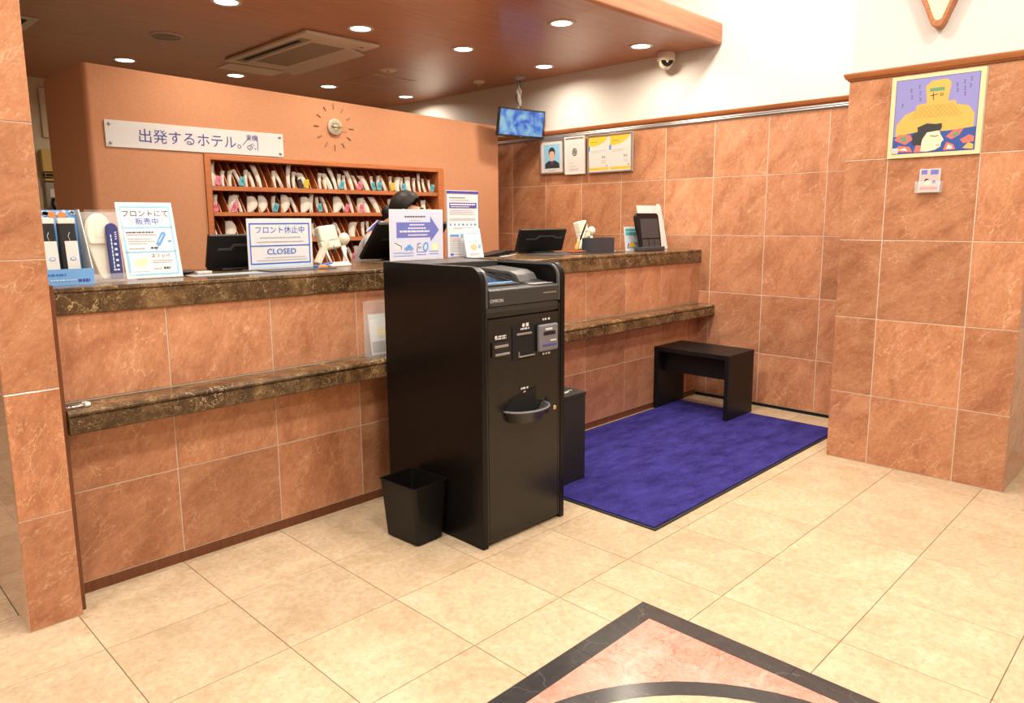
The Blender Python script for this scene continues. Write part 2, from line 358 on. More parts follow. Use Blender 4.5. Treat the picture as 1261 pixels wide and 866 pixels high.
def inlay():
    w = .075; a, b, c, d = FX0, FX1, FY0, FY1
    def strip(p):
        B().prism(p, -.01, 0, 'z').build('border_strip', 'black_marble', floor)
    g = .0008; mx = .205; my = -1.56
    strip([(a, d), (mx-g, d), (mx-g, d-w), (a+w, d-w)]); strip([(mx+g, d), (b-g, d-g), (b-w-g, d-w), (mx+g, d-w)])
    strip([(b, d-g), (b, my+g), (b-w, my+g), (b-w, d-w-g)]); strip([(b, my-g), (b, c), (b-w, c+w), (b-w, my-g)])
    strip([(a, c), (b, c), (b-w, c+w), (a+w, c+w)]); strip([(a, d), (a+w, d-w), (a+w, c+w), (a, c)])
    cx, cy, r0, r1 = (a+b)/2, (c+d)/2, .715, .655
    n = 64; ring = [(cx+r0*math.cos(2*math.pi*k/n), cy+r0*math.sin(2*math.pi*k/n)) for k in range(n)]
    # pink field in four corner pieces around the dark ring
    for q, (sx, sy) in enumerate(((1, 1), (-1, 1), (-1, -1), (1, -1))):
        ex, ey = cx+sx*((b-a)/2-w-.001), cy+sy*((d-c)/2-w-.001)
        arc = [(cx+r0*math.cos(math.pi/2*(q+k/16)), cy+r0*math.sin(math.pi/2*(q+k/16))) for k in range(17)]
        s0 = (ex, cy) if q in (0, 2) else (cx, ey); s1 = (cx, ey) if q in (0, 2) else (ex, cy)
        B().prism([s0, *arc, s1, (ex, ey)], -.01, 0, 'z').build('inlay_field', 'pink_marble', floor)
    bb = B(); vs = [(cx+r*math.cos(2*math.pi*k/n), cy+r*math.sin(2*math.pi*k/n), z) for r, z in ((r0-.001, 0), (r1, 0), (r1, -.01), (r0-.001, -.01)) for k in range(n)]
    bb.add(vs, [(i*n+k, i*n+(k+1) % n, ((i+1) % 4)*n+(k+1) % n, ((i+1) % 4)*n+k) for i in range(4) for k in range(n)]); bb.build('inlay_ring', 'black_marble', floor)
    B().lathe([(r1-.001, -.01), (r1-.001, 0)], 64, c=(cx, cy, 0), smooth=False).build('inlay_disc', 'cream', floor)
inlay()

ZJ = [.022, .372, .7782, 1.1844, 1.5906, 1.975]
# right wall: tiled below, plaster above, wood cornice, aluminium picture rail
wall_r = struct('wall_right', B().box(3.373, 3.55, -5, 4.9, 0, 1.985).box(3.376, 3.55, -5, 4.9, 1.985, 3.6, 1), ['grout', 'plaster'])
tiles(wall_r, '-x', 3.371, [.336+.3985*k for k in range(-3, 9)], ZJ)
def cornice(name, x, y0, y1, z=1.99, axis='x'):
    p = [(0, 0), (.012, 0), (.014, .006), (.022, .010), (.026, .018), (.030, .030), (.030, .036), (0, .036)]
    return B().prism([(x-a, z+b) for a, b in p], y0, y1, 'y')
struct('trim_1', cornice('', 3.376, -.85, 4.8, 2.005), 'trim_wood')
struct('trim_2', B().prism([(3.371, 1.978), (3.361, 1.978), (3.358, 1.984), (3.361, 1.990), (3.358, 1.996), (3.361, 2.003), (3.371, 2.003)], -.85, 4.7, 'y'), 'alu')
struct('baseboard_right', B().box(3.366, 3.3735, -.85, .42, 0, .020), 'black')
# square pillar on the right
PX = 2.594
pil = struct('wall_pillar_right', B().box(PX+.002, 3.372, -1.6795, -.856, 0, 1.975).box(PX+.006, 3.372, -1.6755, -.860, 1.975, 3.6, 1), ['grout', 'plaster'])
ZP = [.002, .372, .7782, 1.1844, 1.5906, 1.985]
tiles(pil, '-x', PX, [-1.6815, -1.464, -1.063, -.854], ZP, m='terracotta_gloss')
tiles(pil, '-y', -1.6815, [PX, PX+.40, 3.371], ZP, m='terracotta_gloss'); tiles(pil, '+y', -.854, [PX, PX+.40, 3.371], ZP)
def pillar_cornice():
    b = B(); p = [(0, 0), (.012, 0), (.014, .006), (.022, .010), (.026, .018), (.030, .030), (.030, .036), (0, .036)]
    x, y0, y1, z = PX+.006, -1.6755, -.86, 1.986
    for (a0, h0), (a1, h1) in zip(p, p[1:]+p[:1]):
        r0 = [(3.36, y1+a0, z+h0), (x-a0, y1+a0, z+h0), (x-a0, y0-a0, z+h0), (3.36, y0-a0, z+h0)]
        r1 = [(3.36, y1+a1, z+h1), (x-a1, y1+a1, z+h1), (x-a1, y0-a1, z+h1), (3.36, y0-a1, z+h1)]
        b.add(r0+r1, [(i, i+1, 5+i, 4+i) for i in range(3)])
    struct('trim_3', b, 'trim_wood')
pillar_cornice()
# tiled wall end on the left of the counter
LX0, LX1, LY = -.939, -.787, .269
pl = struct('wall_pillar_left', B().box(LX0+.002, LX1-.002, LY+.002, 4.9, 0, 2.48), 'grout')
ZL = [.002, .372, .7782, 1.1844, 1.5906, 1.997, 2.403, 2.478]
tiles(pl, '-y', LY, [LX0, LX1], ZL, m='terracotta_gloss', gap=.0035); tiles(pl, '-x', LX0, [LY+.0]+[LY+.4*k for k in range(1, 6)], ZL, m='terracotta_polished')

# lowered wooden ceiling over the counter, lobby ceiling above
CZ = 2.478
struct('ceiling', B().box(LX0, 3.375, .30, 4.9, CZ, CZ+.148), 'ceiling_wood', .022, seg=4)
struct('ceiling_lobby', B().box(-4, 3.55, -5, 1.0, 3.5, 3.6).box(-4, LX0-.001, 1.0, 4.9, 3.5, 3.6), 'lobby_ceiling')
struct('wall_upper_left', B().box(LX0, LX0+.1, .30, 4.9, CZ+.149, 3.5), 'plaster')
struct('wall_upper', B().box(LX0, 3.376, .85, .95, CZ+.148, 3.5), 'plaster')
struct('wall_back', B().box(LX1, 3.375, 4.8, 4.9, 0, CZ), 'dull_plaster')
mat('lobby_wall', (.50, .36, .25), .7)
struct('wall_front', B().box(-4.1, 3.55, -5.1, -5, 0, 3.6), 'lobby_wall'); struct('wall_left', B().box(-4.1, -4, -5, 5, 0, 3.6), 'lobby_wall')
struct('wall_side_back', B().box(-4.0, LX0, 4.8, 4.9, 0, 3.6), 'lobby_wall')
# orange partition with the recess for the pigeonholes
OX0, OX1, OY, OY1 = -.10, 3.015, 2.15, 2.90
CX0, CX1, CZ0, CZ1 = .520, 2.404, .62, 1.705
def partition():
    b = B(); t = lambda x: 2.147-.073*(x-OX0)/(OX1-OX0)
    r = .03; arc = [(OX0+r-r*math.cos(a), OY+r-r*math.sin(a)) for a in [R(90)*k/6 for k in range(7)]]
    def piece(pts, z0, top, smooth=False):
        n = len(pts); s = sum(pts[i][0]*pts[(i+1) % n][1]-pts[(i+1) % n][0]*pts[i][1] for i in range(n))
        if s < 0: pts = pts[::-1]
        vs = [(x, y, z0) for x, y in pts]+[(x, y, t(x) if top is None else top) for x, y in pts]
        b.add(vs, [list(range(n))[::-1], list(range(n, 2*n))]); b.add(vs, [(i, (i+1) % n, n+(i+1) % n, n+i) for i in range(n)], 0, smooth)
    piece([*arc, (CX0, OY), (CX0, OY1), (OX0, OY1)], 0, None)
    piece([(CX1, OY), (OX1, OY), (OX1, OY1), (CX1, OY1)], 0, None)
    piece([(CX0, OY), (CX1, OY), (CX1, OY1), (CX0, OY1)], CZ1, None)
    piece([(CX0, OY), (CX1, OY), (CX1, OY1), (CX0, OY1)], 0, CZ0)
    piece([(CX0, 2.45), (CX1, 2.45), (CX1, OY1), (CX0, OY1)], CZ0, CZ1)
    struct('wall_partition', b, 'orange_paper')
partition()

# ------------------------------------------------------------------ lights
def downlight(x, y, label):
    t = thing('ceiling_light', label, 'ceiling light', (x, y, CZ), group='recessed downlights in the wooden ceiling')
    B().lathe([(.062, -.004), (.064, -.006), (.078, -.006), (.084, 0), (.062, 0)], 32, caps=False).build('trim_ring', 'vent_white', t)
    B().lathe([(.001, -.0035), (.0615, -.0035), (.0615, -.001)], 32, caps=False).build('lens', 'lens', t)
    l = bpy.data.lights.new('lamp', 'AREA'); l.shape = 'DISK'; l.size = .11; l.energy = DOWN_W; l.color = DOWN_C; l.spread = R(165)
    obj('lamp', l, t, (0, 0, -.012))
for x, y, lb in [(.47, .705, 'recessed downlight above the left end of the counter, out of the picture'),
                 (1.31, .705, 'recessed downlight above the black kiosk, out of the picture'),
                 (2.145, .703, 'round recessed downlight in the middle of the front row, near the ceiling fascia'),
                 (2.985, .707, 'round recessed downlight beside the white dome camera'),
                 (.51, 1.69, 'large round recessed downlight cut by the top edge of the picture'),
                 (1.345, 1.655, 'round recessed downlight in front of the air conditioner'),
                 (2.165, 1.62, 'round recessed downlight right of the air conditioner, halfway to the television'),
                 (3.0, 1.615, 'round recessed downlight nearest the hanging television'),
                 (.61, 3.6, 'round recessed downlight seen over the top left corner of the orange wall'),
                 (1.445, 3.59, 'round recessed downlight behind the small flat ceiling panel'),
                 (2.25, 3.50, 'round recessed downlight above the wall clock, seen over the orange wall top'),
                 (3.07, 3.46, 'round recessed downlight farthest right above the orange wall top')]:
    downlight(x, y, lb)
for i, (x, y) in enumerate([(-2.2, -.35), (-.4, -.35), (1.2, -.35), (2.6, -.35), (-2.2, -2.2), (-.4, -2.2), (1.4, -2.2), (-.4, -4), (1.6, -4), (-2.4, 2.0)]):  # last panel is added out of view to brighten the dim passage floor
    t = thing('lobby_light', ['square light panel at the far left of the lobby ceiling near the counter', 'square light panel of the lobby ceiling before the left counter end', 'square light panel of the lobby ceiling before the kiosk', 'square light panel of the lobby ceiling nearest the right wall', 'square light panel left of the camera in the lobby ceiling', 'square light panel above and behind the camera in the lobby ceiling', 'square light panel over the marble floor inlay', 'square light panel by the rear lobby wall, left one', 'square light panel by the rear lobby wall, right one', 'unseen square light panel added to brighten the passage left of the tiled pillar'][i], 'ceiling light', (x, y, 3.5), group='light panels in the lobby ceiling')
    B().box(-.21, .21, -.21, .21, -.02, 0).build('housing', 'white_plastic', t, .004); B().box(-.19, .19, -.19, .19, -.023, -.0205).build('diffuser', 'lobby_lens', t)
    l = bpy.data.lights.new('lamp', 'AREA'); l.shape = 'SQUARE'; l.size = .38; l.energy = LOBBY_W; l.color = LOBBY_C
    obj('lamp', l, t, (0, 0, -.03))

# ------------------------------------------------------------------ reception counter
SZ = 1.08
cnt = thing('reception_counter', 'long reception counter faced with terracotta stone tiles', 'counter', (0, 0, 0))
B().box(-.766, 3.362, .4225, 1.0, .041, .9925).build('body', 'grout', cnt)
cj = [-.768]+[-.393+.408*k for k in range(9)]+[3.240, 3.371]
tiles(cnt, '-y', .420, cj, [.042, .372, .612]); tiles(cnt, '-y', .420, cj, [.692, .993])
B().box(-.766, 3.365, .423, .44, 0, .0405).build('kickboard', 'post_wood', cnt)
o = B().box(-.009, .009, -.055, .060, .0, 1.10).build('end_post', 'post_wood', None, .002, loc=(-.7775, .360, 0)); o['label'] = 'narrow upright dark wooden post between the left pillar and the counter'; o['category'] = 'post'
ct = thing('countertop', 'thick dark brown marble countertop along the whole reception counter', 'countertop', (0, 0, SZ))
for a, b in ((-.767, -.292), (-.291, .86), (.861, 2.34), (2.341, 3.37)):
    B().prism([(.408, -.087), (1.10, -.087), (1.10, 0), (.415, 0), (.410, -.003), (.409, -.013), (.414, -.015), (.414, -.018), (.408, -.020)], a, b, 'x').build('slab', 'brown_marble', ct)
sh = thing('bag_shelf', 'narrow dark brown marble ledge across the middle of the tiled counter front', 'shelf', (0, 0, .61))
for a, b in ((-.767, .27), (.271, 1.72), (1.721, 3.37)):
    bb = B().prism([(.285, .006), (.292, 0), (.4195, 0), (.4195, .080), (.303, .080), (.292, .077), (.287, .070), (.287, .064), (.295, .061), (.295, .057), (.285, .054)], a, b, 'x'); bb.build('slab', 'brown_marble', sh)

# ------------------------------------------------------------------ kiosk
KX0, KX1, KY0, KY1 = .465, .952, -.349, .266
k = thing('payment_kiosk', 'tall glossy black self-service payment kiosk in front of the reception counter', 'kiosk', (KX0, KY0, 0))
KW, KD = KX1-KX0, KY1-KY0
def side(x0, x1):
    r = .062; pr = [(0, 0), (KD, 0), (KD, 1.122)]+[(r-r*math.sin(a), 1.122-r+r*math.cos(a)) for a in [R(90)*i/8 for i in range(9)]]
    o = B().prism(pr, x0, x1, 'x').build('side_panel', 'kiosk_black_shaded', k, .003); return o
side(0, .028); side(KW-.028, KW)
for x0 in (.0285, KW-.0415):                                   # slim bright lip that follows each cheek
    pts = [(.004, .96)]; r = .058
    pts += [(.004+r-r*math.sin(a), 1.117-r+r*math.cos(a)) for a in [R(90)*(1-i/8) for i in range(9)]][::-1][::-1]
    o_ = [(.004, .965)]+[(.004+r-r*math.cos(a), 1.118-r+r*math.sin(a)) for a in [R(90)*i/8 for i in range(9)]]+[(.37, 1.118)]
    i_ = [(.37, 1.110)]+[(.012+(r-.008)-(r-.008)*math.cos(a), 1.110-(r-.008)+(r-.008)*math.sin(a)) for a in [R(90)*(1-i/8) for i in range(9)]]+[(.012, .965)]
    B().prism(o_+i_, x0, x0+.013, 'x').build('cheek_rim', 'tray_light', k)
B().box(.028, KW-.028, .02, KD, .012, .93).build('cabinet_body', 'kiosk_black_shaded', k)
B().box(.028, KW-.028, .37, KD-.001, .93, 1.119).build('rear_cover', 'tray_grey', k, .003)
B().box(.0285, .036, .004, .02, .015, .955).box(KW-.036, KW-.0285, .004, .02, .015, .955).build('front_frame', 'black_gloss', k, .001)
B().box(.038, KW-.038, .004, .02, .016, .918).build('front_door', 'kiosk_black_lit', k, .002)
B().prism([(.008, .924), (.02, .924), (.02, .966), (.012, .966), (.006, .945)], .030, KW-.030, 'x').build('upper_bar', 'black_gloss', k, .001)
B().prism([(-.004, .968), (.02, .968), (.37, .968), (.37, 1.085), (.33, 1.082), (.05, 1.036), (.004, 1.034), (-.004, 1.028)], .0415, KW-.0415, 'x').build('console', 'tray_grey', k, .003)
B().box(.0415, KW-.0415, .366, .370, 1.0, 1.117).build('console_back', 'tray_grey', k)
sc_ = B().at((.065, .06, 1.041), (R(9.5), 0, 0)).box(0, .20, 0, .20, -.002, .005).build('screen_bezel', 'tray_light', k, .002)
B().at((.065, .06, 1.041), (R(9.5), 0, 0)).box(.012, .188, .012, .185, .0052, .006).build('screen', 'dark_glass', k)
B().at((.065, .06, 1.041), (R(9.5), 0, 0)).box(.014, .186, .014, .026, .0061, .0064, 0).box(.03, .05, .09, .12, .0061, .0064, 1).build('screen_bar', ['mid_blue', 'pale_yellow'], k)
for x0, x1, y0, y1, nm in ((.275, .335, .06, .30, 'scanner_hood'), (.355, .425, .10, .32, 'scanner_hood')):
    bb = B().prism([(y0, 1.046), (y0+.02, 1.075), (y0+.06, 1.088), (y1, 1.098), (y1, 1.082), (y0+.06, 1.074), (y0+.035, 1.062), (y0+.02, 1.044)], x0, x1, 'x'); bb.build(nm, 'tray_light', k, .003)
B().box(.10, .145, .362, .367, 1.075, 1.105).build('camera_window', 'shade_black', k)
B().box(.30, .42, .01, .05, 1.0365, 1.040).build('card_plate', 'alu', k, .001)
B().box(.345, .425, -.0055, -.004, 1.000, 1.004).build('light_strip', 'alu', k)
f = F(-.0055); f.text('OMRON', .019, .078, .984, 'sign_white'); f.build(k)
# slots on the front door (door face at local y = .004)
def sl(n, x0, x1, z0, z1, m, y0=-.001, y1=.004, bev=.001): return B().box(x0, x1, y0, y1, z0, z1).build(n, m, k, bev)
b = B().box(.055, .150, -.004, .004, .770, .828).build('receipt_slot', 'black_gloss', k, .002)
B().box(.066, .140, -.007, -.004, .806, .816).box(.066, .143, -.012, -.004, .776, .784).build('slot_lip', 'alu', b, .002)
b = B().box(.170, .292, .0005, .004, .742, .880).build('card_slot', 'shade_black', k, .001)
B().box(.190, .275, -.006, .0004, .842, .850).box(.200, .292, -.008, .0004, .752, .757).box(.200, .204, -.006, .0004, .752, .775).build('slot_lip', 'alu', b, .001)
b = B().box(.312, .428, -.016, .004, .760, .872).build('banknote_unit', 'unit_grey', k, .008, 3)
B().box(.335, .405, -.0185, -.0165, .828, .842, 0).box(.330, .412, -.0185, -.0165, .782, .789, 1).build('note_slot', ['shade_black', 'violet'], b)
B().box(.345, .385, -.019, -.0165, .848, .856).box(.375, .410, -.019, -.0165, .800, .807).build('note_mark', 'paper', b)
f = F(.0005)
f.dashes(.075, .135, .838, .006, 'sign_white', 'slot_label'); f.disc(.078, .848, .007, 'sign_white', 'slot_label', 1); f.dashes(.09, .135, .847, .006, 'sign_white', 'slot_label')
f.dashes(.215, .268, .862, .007, 'sign_white', 'slot_label'); f.disc(.232, .880, .008, 'sign_white', 'slot_label', 1); f.rect(.246, .262, .873, .888, 'sign_white', 'slot_label', 1)
f.dashes(.345, .400, .888, .008, 'paper', 'slot_label', gap=.4); f.dashes(.345, .400, .744, .008, 'paper', 'slot_label', gap=.4)
f.dashes(.215, .262, .618, .008, 'paper', 'slot_label'); f.disc(.238, .603, .010, 'pink_print', 'slot_label', 1, .007)
f.build(k)
b = B().prism([(.125, .515), (.125, .545), (.16, .585), (.215, .60), (.305, .618), (.305, .515)], .000, .004, 'y').build('coin_recess', 'shade_black', k)
def bowl():
    b = B(); cx, cz = .237, .540; n = 28; ring = []
    for rr, rd, z in ((.055, .035, -.055), (.092, .062, -.045), (.105, .074, -.005), (.118, .086, 0), (.118, .086, .006), (.100, .072, .006), (.085, .055, -.02), (.02, .02, -.025)):
        ring.append([(cx+rr*math.cos(math.pi*(1+q/n)), .002+rd*math.sin(math.pi*(1+q/n)), cz+z) for q in range(n+1)])
    vs = [p for r_ in ring for p in r_]; w = n+1
    b.add(vs, [(i*w+q, i*w+q+1, (i+1)*w+q+1, (i+1)*w+q) for i in range(len(ring)-1) for q in range(n)], 0, True)
    o = b.build('coin_tray', 'tray_grey', k)
    B().tube([(cx+.118*math.cos(math.pi*(1+q/n)), .002+.088*math.sin(math.pi*(1+q/n)), cz+.004) for q in range(n+1)], .004).build('tray_rim', 'unit_grey', o)
bowl()
B().box(.368, .386, .0005, .004, .492, .560).build('pull_slot', 'shade_black', k)
B().at((.425, .004, .505), (R(90), 0, 0)).lathe([(.010, 0), (.010, .004), (.007, .006), (.001, .006)], 16).build('lock', 'brass', k)

# ------------------------------------------------------------------ things on the floor
m_ = thing('floor_mat', 'purple-blue carpet mat with a black rubber edge beside the kiosk', 'mat', (1.09, -.735, 0))
B().box(0, 2.03, 0, 1.135, 0, .006).build('rubber_edge', 'rubber', m_, .002); B().box(.014, 2.016, .014, 1.121, .006, .012).build('pile', 'carpet', m_, .003)
bn = thing('bench', 'low black wooden bench standing on the blue mat by the tiled wall', 'bench', (2.80, -.142, .0125))
B().box(0, .345, 0, .557, .395, .425).build('seat', 'bench_black', bn, .002)
B().box(.002, .343, .001, .030, 0, .3945).build('side_panel', 'bench_black', bn, .002); B().box(.002, .343, .527, .556, 0, .3945).build('side_panel', 'bench_black', bn, .002)
B().box(.075, .10, .0305, .5265, .25, .3945).build('apron', 'bench_black', bn, .001)
bx = thing('speckled_box', 'black speckled box with white scrawl on its lid behind the kiosk', 'box', (.99, -.132, .0125))
B().box(0, .378, 0, .36, 0, .425).build('carton', 'speckle_black', bx, .003); B().box(-.003, .381, -.003, .363, .426, .446).build('lid', 'speckle_black', bx, .003)
def scrawl():
    b = B(); r2 = random.Random(3)
    for i in range(34):
        x, y = r2.uniform(.17, .36), r2.uniform(.04, .32); l = r2.uniform(.012, .03); a = r2.uniform(-.4, .4); w = .0025
        d = Vector((math.cos(a), math.sin(a), 0))*l; n = Vector((-math.sin(a), math.cos(a), 0))*w; p = Vector((x, y, .4465))
        b.add([p-d-n, p+d-n, p+d+n, p-d+n], [(0, 1, 2, 3)])
    b.build('white_scrawl', 'paper', bx)['kind'] = 'stuff'
scrawl()
wb = thing('waste_bin', 'small open black plastic waste bin standing against the kiosk', 'bin', (.366, -.035, 0), (0, 0, R(3)))
def bin_():
    b = B(); L_ = []
    for hx, hy, z in ((.062, .092, 0), (.068, .098, .004), (.088, .108, .243), (.091, .111, .246), (.091, .111, .250), (.085, .105, .250), (.062, .090, .008)):
        r = .012; c = []
        for sx, sy, a0 in ((1, 1, 0), (-1, 1, 90), (-1, -1, 180), (1, -1, 270)):
            for q in range(4): c.append((sx*(hx-r)+r*math.cos(R(a0+30*q)), sy*(hy-r)+r*math.sin(R(a0+30*q)), z))
        L_.append(c)
    n = 16; vs = [p for c in L_ for p in c]
    b.add(vs, [list(range(n))[::-1]]+[list(range((len(L_)-1)*n, len(L_)*n))]); b.add(vs, [(i*n+q, i*n+(q+1) % n, (i+1)*n+(q+1) % n, (i+1)*n+q) for i in range(len(L_)-1) for q in range(n)])
    b.build('bin_body', 'bin_black', wb)
bin_()
# brochure holder and cane clip on the ledge
bh = thing('brochure_holder', 'clear acrylic leaflet holder on the marble ledge beside the kiosk', 'leaflet holder', (.535, .3955, .691))
B().box(-.085, .085, .010, .013, 0, .25).box(-.085, .085, -.034, -.031, 0, .17).box(-.085, -.082, -.031, .010, 0, .17).box(.082, .085, -.031, .010, 0, .17).box(-.082, .082, -.031, .010, 0, .003).build('holder', 'acrylic', bh)
B().at((0, -.012, .004), (R(-9), 0, 0)).box(-.06, .075, -.004, .004, 0, .185).build('leaflets', 'paper', bh)
F(-.021).build(bh)
ff = B().at((0, -.012, .004), (R(-9), 0, 0)); ff.box(-.055, .07, -.0052, -.0045, .01, .06, 0); ff.box(-.02, .03, -.0052, -.0045, .08, .12, 1); ff.build('leaflet_print', ['ink_soft', 'art_border'], bh)
cc = thing('cane_clip', 'chrome cane holder with a white tip on the left end of the ledge', 'cane holder', (-.755, .345, .6905))
B().tube([(-.03, -.03, .007), (.045, -.028, .007), (.056, -.015, .007), (.045, -.002, .007), (-.03, 0, .007)], .004, 8).build('clip', 'chrome', cc)
B().tube([(.044, -.030, .007), (.056, -.027, .007), (.060, -.015, .007), (.056, -.003, .007), (.044, 0, .007)], .007, 8).build('white_tip', 'white_plastic', cc)
B().box(-.03, -.018, -.03, .003, 0, .005).build('clip_base', 'chrome', cc)

# ------------------------------------------------------------------ signs and goods on the countertop
def sign_stand(name, label, loc, yaw, tilt, w, h, foot=.06, panel='sign_white', group=None, cat='sign', th=.003):
    t = thing(name, label, cat, loc, (0, 0, R(yaw)), group)
    a = R(-tilt)
    p = B().at((0, 0, .003), (a, 0, 0)).box(-w/2, w/2, 0, th, 0, h).build('panel', panel, t, .0006)
    B().box(-w/2, w/2, -.006, foot, 0, .0025).build('foot', 'acrylic', t)
    return t, p, Matrix.LocRotScale(Vector((0, 0, .003)), Euler((a, 0, 0)), None)
def put(f, t, M):
    for n, (b, ms) in f.parts.items():
        b.v = [M @ v for v in b.v]; o = b.build(n, ms, t)
        if n == 'small_print': o['kind'] = 'stuff'
# brush and slipper sale sign
t, p, M = sign_stand('sale_sign', 'white and light blue A4 sale sign leaning back in acrylic, toothbrush drawing', (-.345, .623, SZ+.0005), -1.3, 14.7, .206, .298)
f = F(-.0012); f.frame(-.092, .092, .012, .284, .006, 'sky_blue'); f.rect(-.092, .092, .196, .202, 'sky_blue', 'border'); f.rect(-.092, .092, .100, .106, 'sky_blue', 'border')
f.text('フロントにて', .029, 0, .243, 'ink'); f.text('販売中', .029, .002, .212, 'blue')
f.line([(-.062, .235), (-.045, .212)], .0012, 'ink_soft', 'lettering', 1); f.line([(.045, .212), (.068, .238)], .0012, 'ink_soft', 'lettering', 1)
f.dashes(-.08, .02, .177, .005, 'ink'); f.dashes(-.08, .03, .168, .004, 'ink_soft'); f.dashes(-.078, .01, .152, .003, 'ink_soft'); f.dashes(-.078, .02, .143, .003, 'ink_soft'); f.dashes(-.078, -.01, .134, .003, 'ink_soft'); f.dashes(-.078, -.02, .114, .004, 'ink_soft'); f.dashes(0, .028, .114, .007, 'ink')
M2 = [(.028+a*math.cos(R(60))-b*math.sin(R(60)), .128+a*math.sin(R(60))+b*math.cos(R(60))) for a, b in ((0, -.008), (.05, -.010), (.058, -.006), (.060, 0), (.058, .006), (.05, .010), (0, .008))]
f.poly(M2, 'mid_blue', 'picture', 1); f.line([(.030, .128), (.018, .107)], .003, 'mid_blue', 'picture', 1); f.line([(.032, .140), (.052, .170)], .003, 'pale_blue', 'picture', 2); f.disc(.074, .143, .007, 'mid_blue', 'picture', 1, .004)
f.rect(-.084, -.012, .026, .096, 'pale_blue', 'picture', 0)
f.poly([(-.072, .055), (-.055, .078), (-.035, .074), (-.030, .085), (-.018, .075), (-.022, .052), (-.038, .040), (-.056, .046)], 'pale_yellow', 'picture', 1)
f.text('スリッパ', .018, .030, .080, 'ink'); f.dashes(0, .075, .066, .003, 'ink_soft'); f.dashes(0, .07, .058, .003, 'ink_soft'); f.dashes(0, .028, .034, .004, 'ink_soft'); f.dashes(.035, .06, .033, .008, 'ink')
put(f, t, M)
# closed sign
t, p, M = sign_stand('closed_sign', 'white landscape sign with blue frame reading CLOSED on the countertop', (.26, .765, SZ+.0005), -1.2, -.4, .316, .226)
f = F(-.0012); f.frame(-.148, .146, .022, .206, .0055, 'blue'); f.rect(-.148, .146, .102, .107, 'blue', 'border'); f.rect(-.15, .15, .006, .018, 'pale_blue', 'border')
f.text('フロント休止中', .035, 0, .163, 'blue'); f.text('CLOSED', .036, .002, .066, 'blue', sq=1.08); f.text('CLOSED', .036, .0028, .0662, 'blue', sq=1.08, lay=2)
f.dashes(-.10, .10, .139, .004, 'ink_soft'); f.dashes(-.115, .115, .120, .004, 'ink_soft'); f.dashes(-.08, .12, .050, .0025, 'ink_soft', gap=.1); f.dashes(-.12, .13, .038, .0025, 'ink_soft', gap=.1)
put(f, t, M)
# arrow sign
t, p, M = sign_stand('arrow_sign', 'pale blue square sign with a large purple arrow in front of the clerk', (1.117, .857, SZ+.0005), -2.3, -.8, .358, .274)
f = F(-.0012); f.rect(-.172, .172, .006, .266, 'print_pale', 'print')
f.poly([(-.135, .122), (.09, .122), (.09, .098), (.150, .162), (.09, .238), (.09, .205), (-.135, .205)], 'purple_blue', 'arrow', 1)
f.dashes(-.08, .06, .231, .008, 'ink', ln=1.6); f.dashes(-.05, .03, .213, .004, 'ink_soft')
for q, (a, c) in enumerate(((-.05, .05), (-.06, .06), (-.115, .085), (-.06, .07))): f.dashes(a, c, .188-.0185*q, .010 if q == 2 else .007, 'sign_white', 'lettering', 2, ln=1.6, gap=.15)
f.poly([(-.155, .066), (-.145, .092), (-.105, .078), (-.112, .054)], 'paper', 'pictograms', 1); f.line([(-.150, .096), (-.105, .076), (-.108, .060)], .004, 'ink', 'pictograms', 2)
f.poly([(-.085, .055), (-.085, .068), (-.072, .072), (-.062, .084), (-.045, .084), (-.036, .072), (-.028, .068), (-.028, .055)], 'mid_blue', 'pictograms', 1); f.disc(-.072, .054, .006, 'ink_soft', 'pictograms', 2); f.disc(-.042, .054, .006, 'ink_soft', 'pictograms', 2)
f.line([(-.002, .045), (.002, .088), (.022, .090)], .004, 'ink', 'pictograms', 1); f.rect(.006, .028, .062, .074, 'ink_soft', 'pictograms', 1); f.line([(.045, .050), (.040, .070), (.052, .092), (.068, .090), (.072, .068), (.060, .048), (.045, .050)], .009, 'mid_blue', 'pictograms', 1)
f.disc(.12, .068, .020, 'pale_yellow', 'pictograms', 1)
for a, z in ((-.155, .038), (-.155, .022), (-.09, .036), (-.09, .022), (-.005, .040), (-.005, .026), (.08, .042), (.08, .028)): f.dashes(a, a+.065, z, .005, 'purple_blue', ln=1.6)
put(f, t, M)
# tall instruction sign
t, p, M = sign_stand('instruction_sign', 'tall white printed instruction sheet with a purple banner right of the arrow sign', (1.465, .865, SZ+.0005), -1.4, .2, .243, .384)
f = F(-.0012); f.frame(-.121, .121, .003, .381, .003, 'violet'); f.rect(-.121, .121, .366, .381, 'violet', 'border', 1)
f.dashes(-.10, .02, .340, .005, 'ink'); f.dashes(-.10, .05, .326, .005, 'ink_soft'); f.rect(-.102, .105, .284, .315, 'violet', 'banner', 1); f.dashes(-.095, .095, .300, .009, 'sign_white', 'lettering', 2, ln=1.6, gap=.15); f.dashes(-.09, .05, .289, .005, 'sign_white', 'lettering', 2)
for z in (.268, .258, .248, .222, .214): f.dashes(-.10, .10-.04*rnd.random(), z, .004, 'ink_soft')
for q in range(7): f.disc(-.094+.031*q, .190, .009 if q in (3, 6) else .006, 'mid_blue', 'pictograms', 1, .006)
f.dashes(-.075, .08, .168, .004, 'ink_soft'); f.rect(-.10, -.035, .122, .134, 'mid_blue', 'banner', 1); f.rect(-.02, .085, .118, .136, 'sky_blue', 'banner', 1)
for z in (.110, .100, .092, .080, .070, .058, .048, .036): f.dashes(-.10, -.02, z, .004, 'ink_soft' if z != .110 else 'orange_print')
f.rect(-.10, -.075, .014, .025, 'blue', 'banner', 1); f.dashes(-.065, -.01, .017, .005, 'ink_soft')
put(f, t, M)
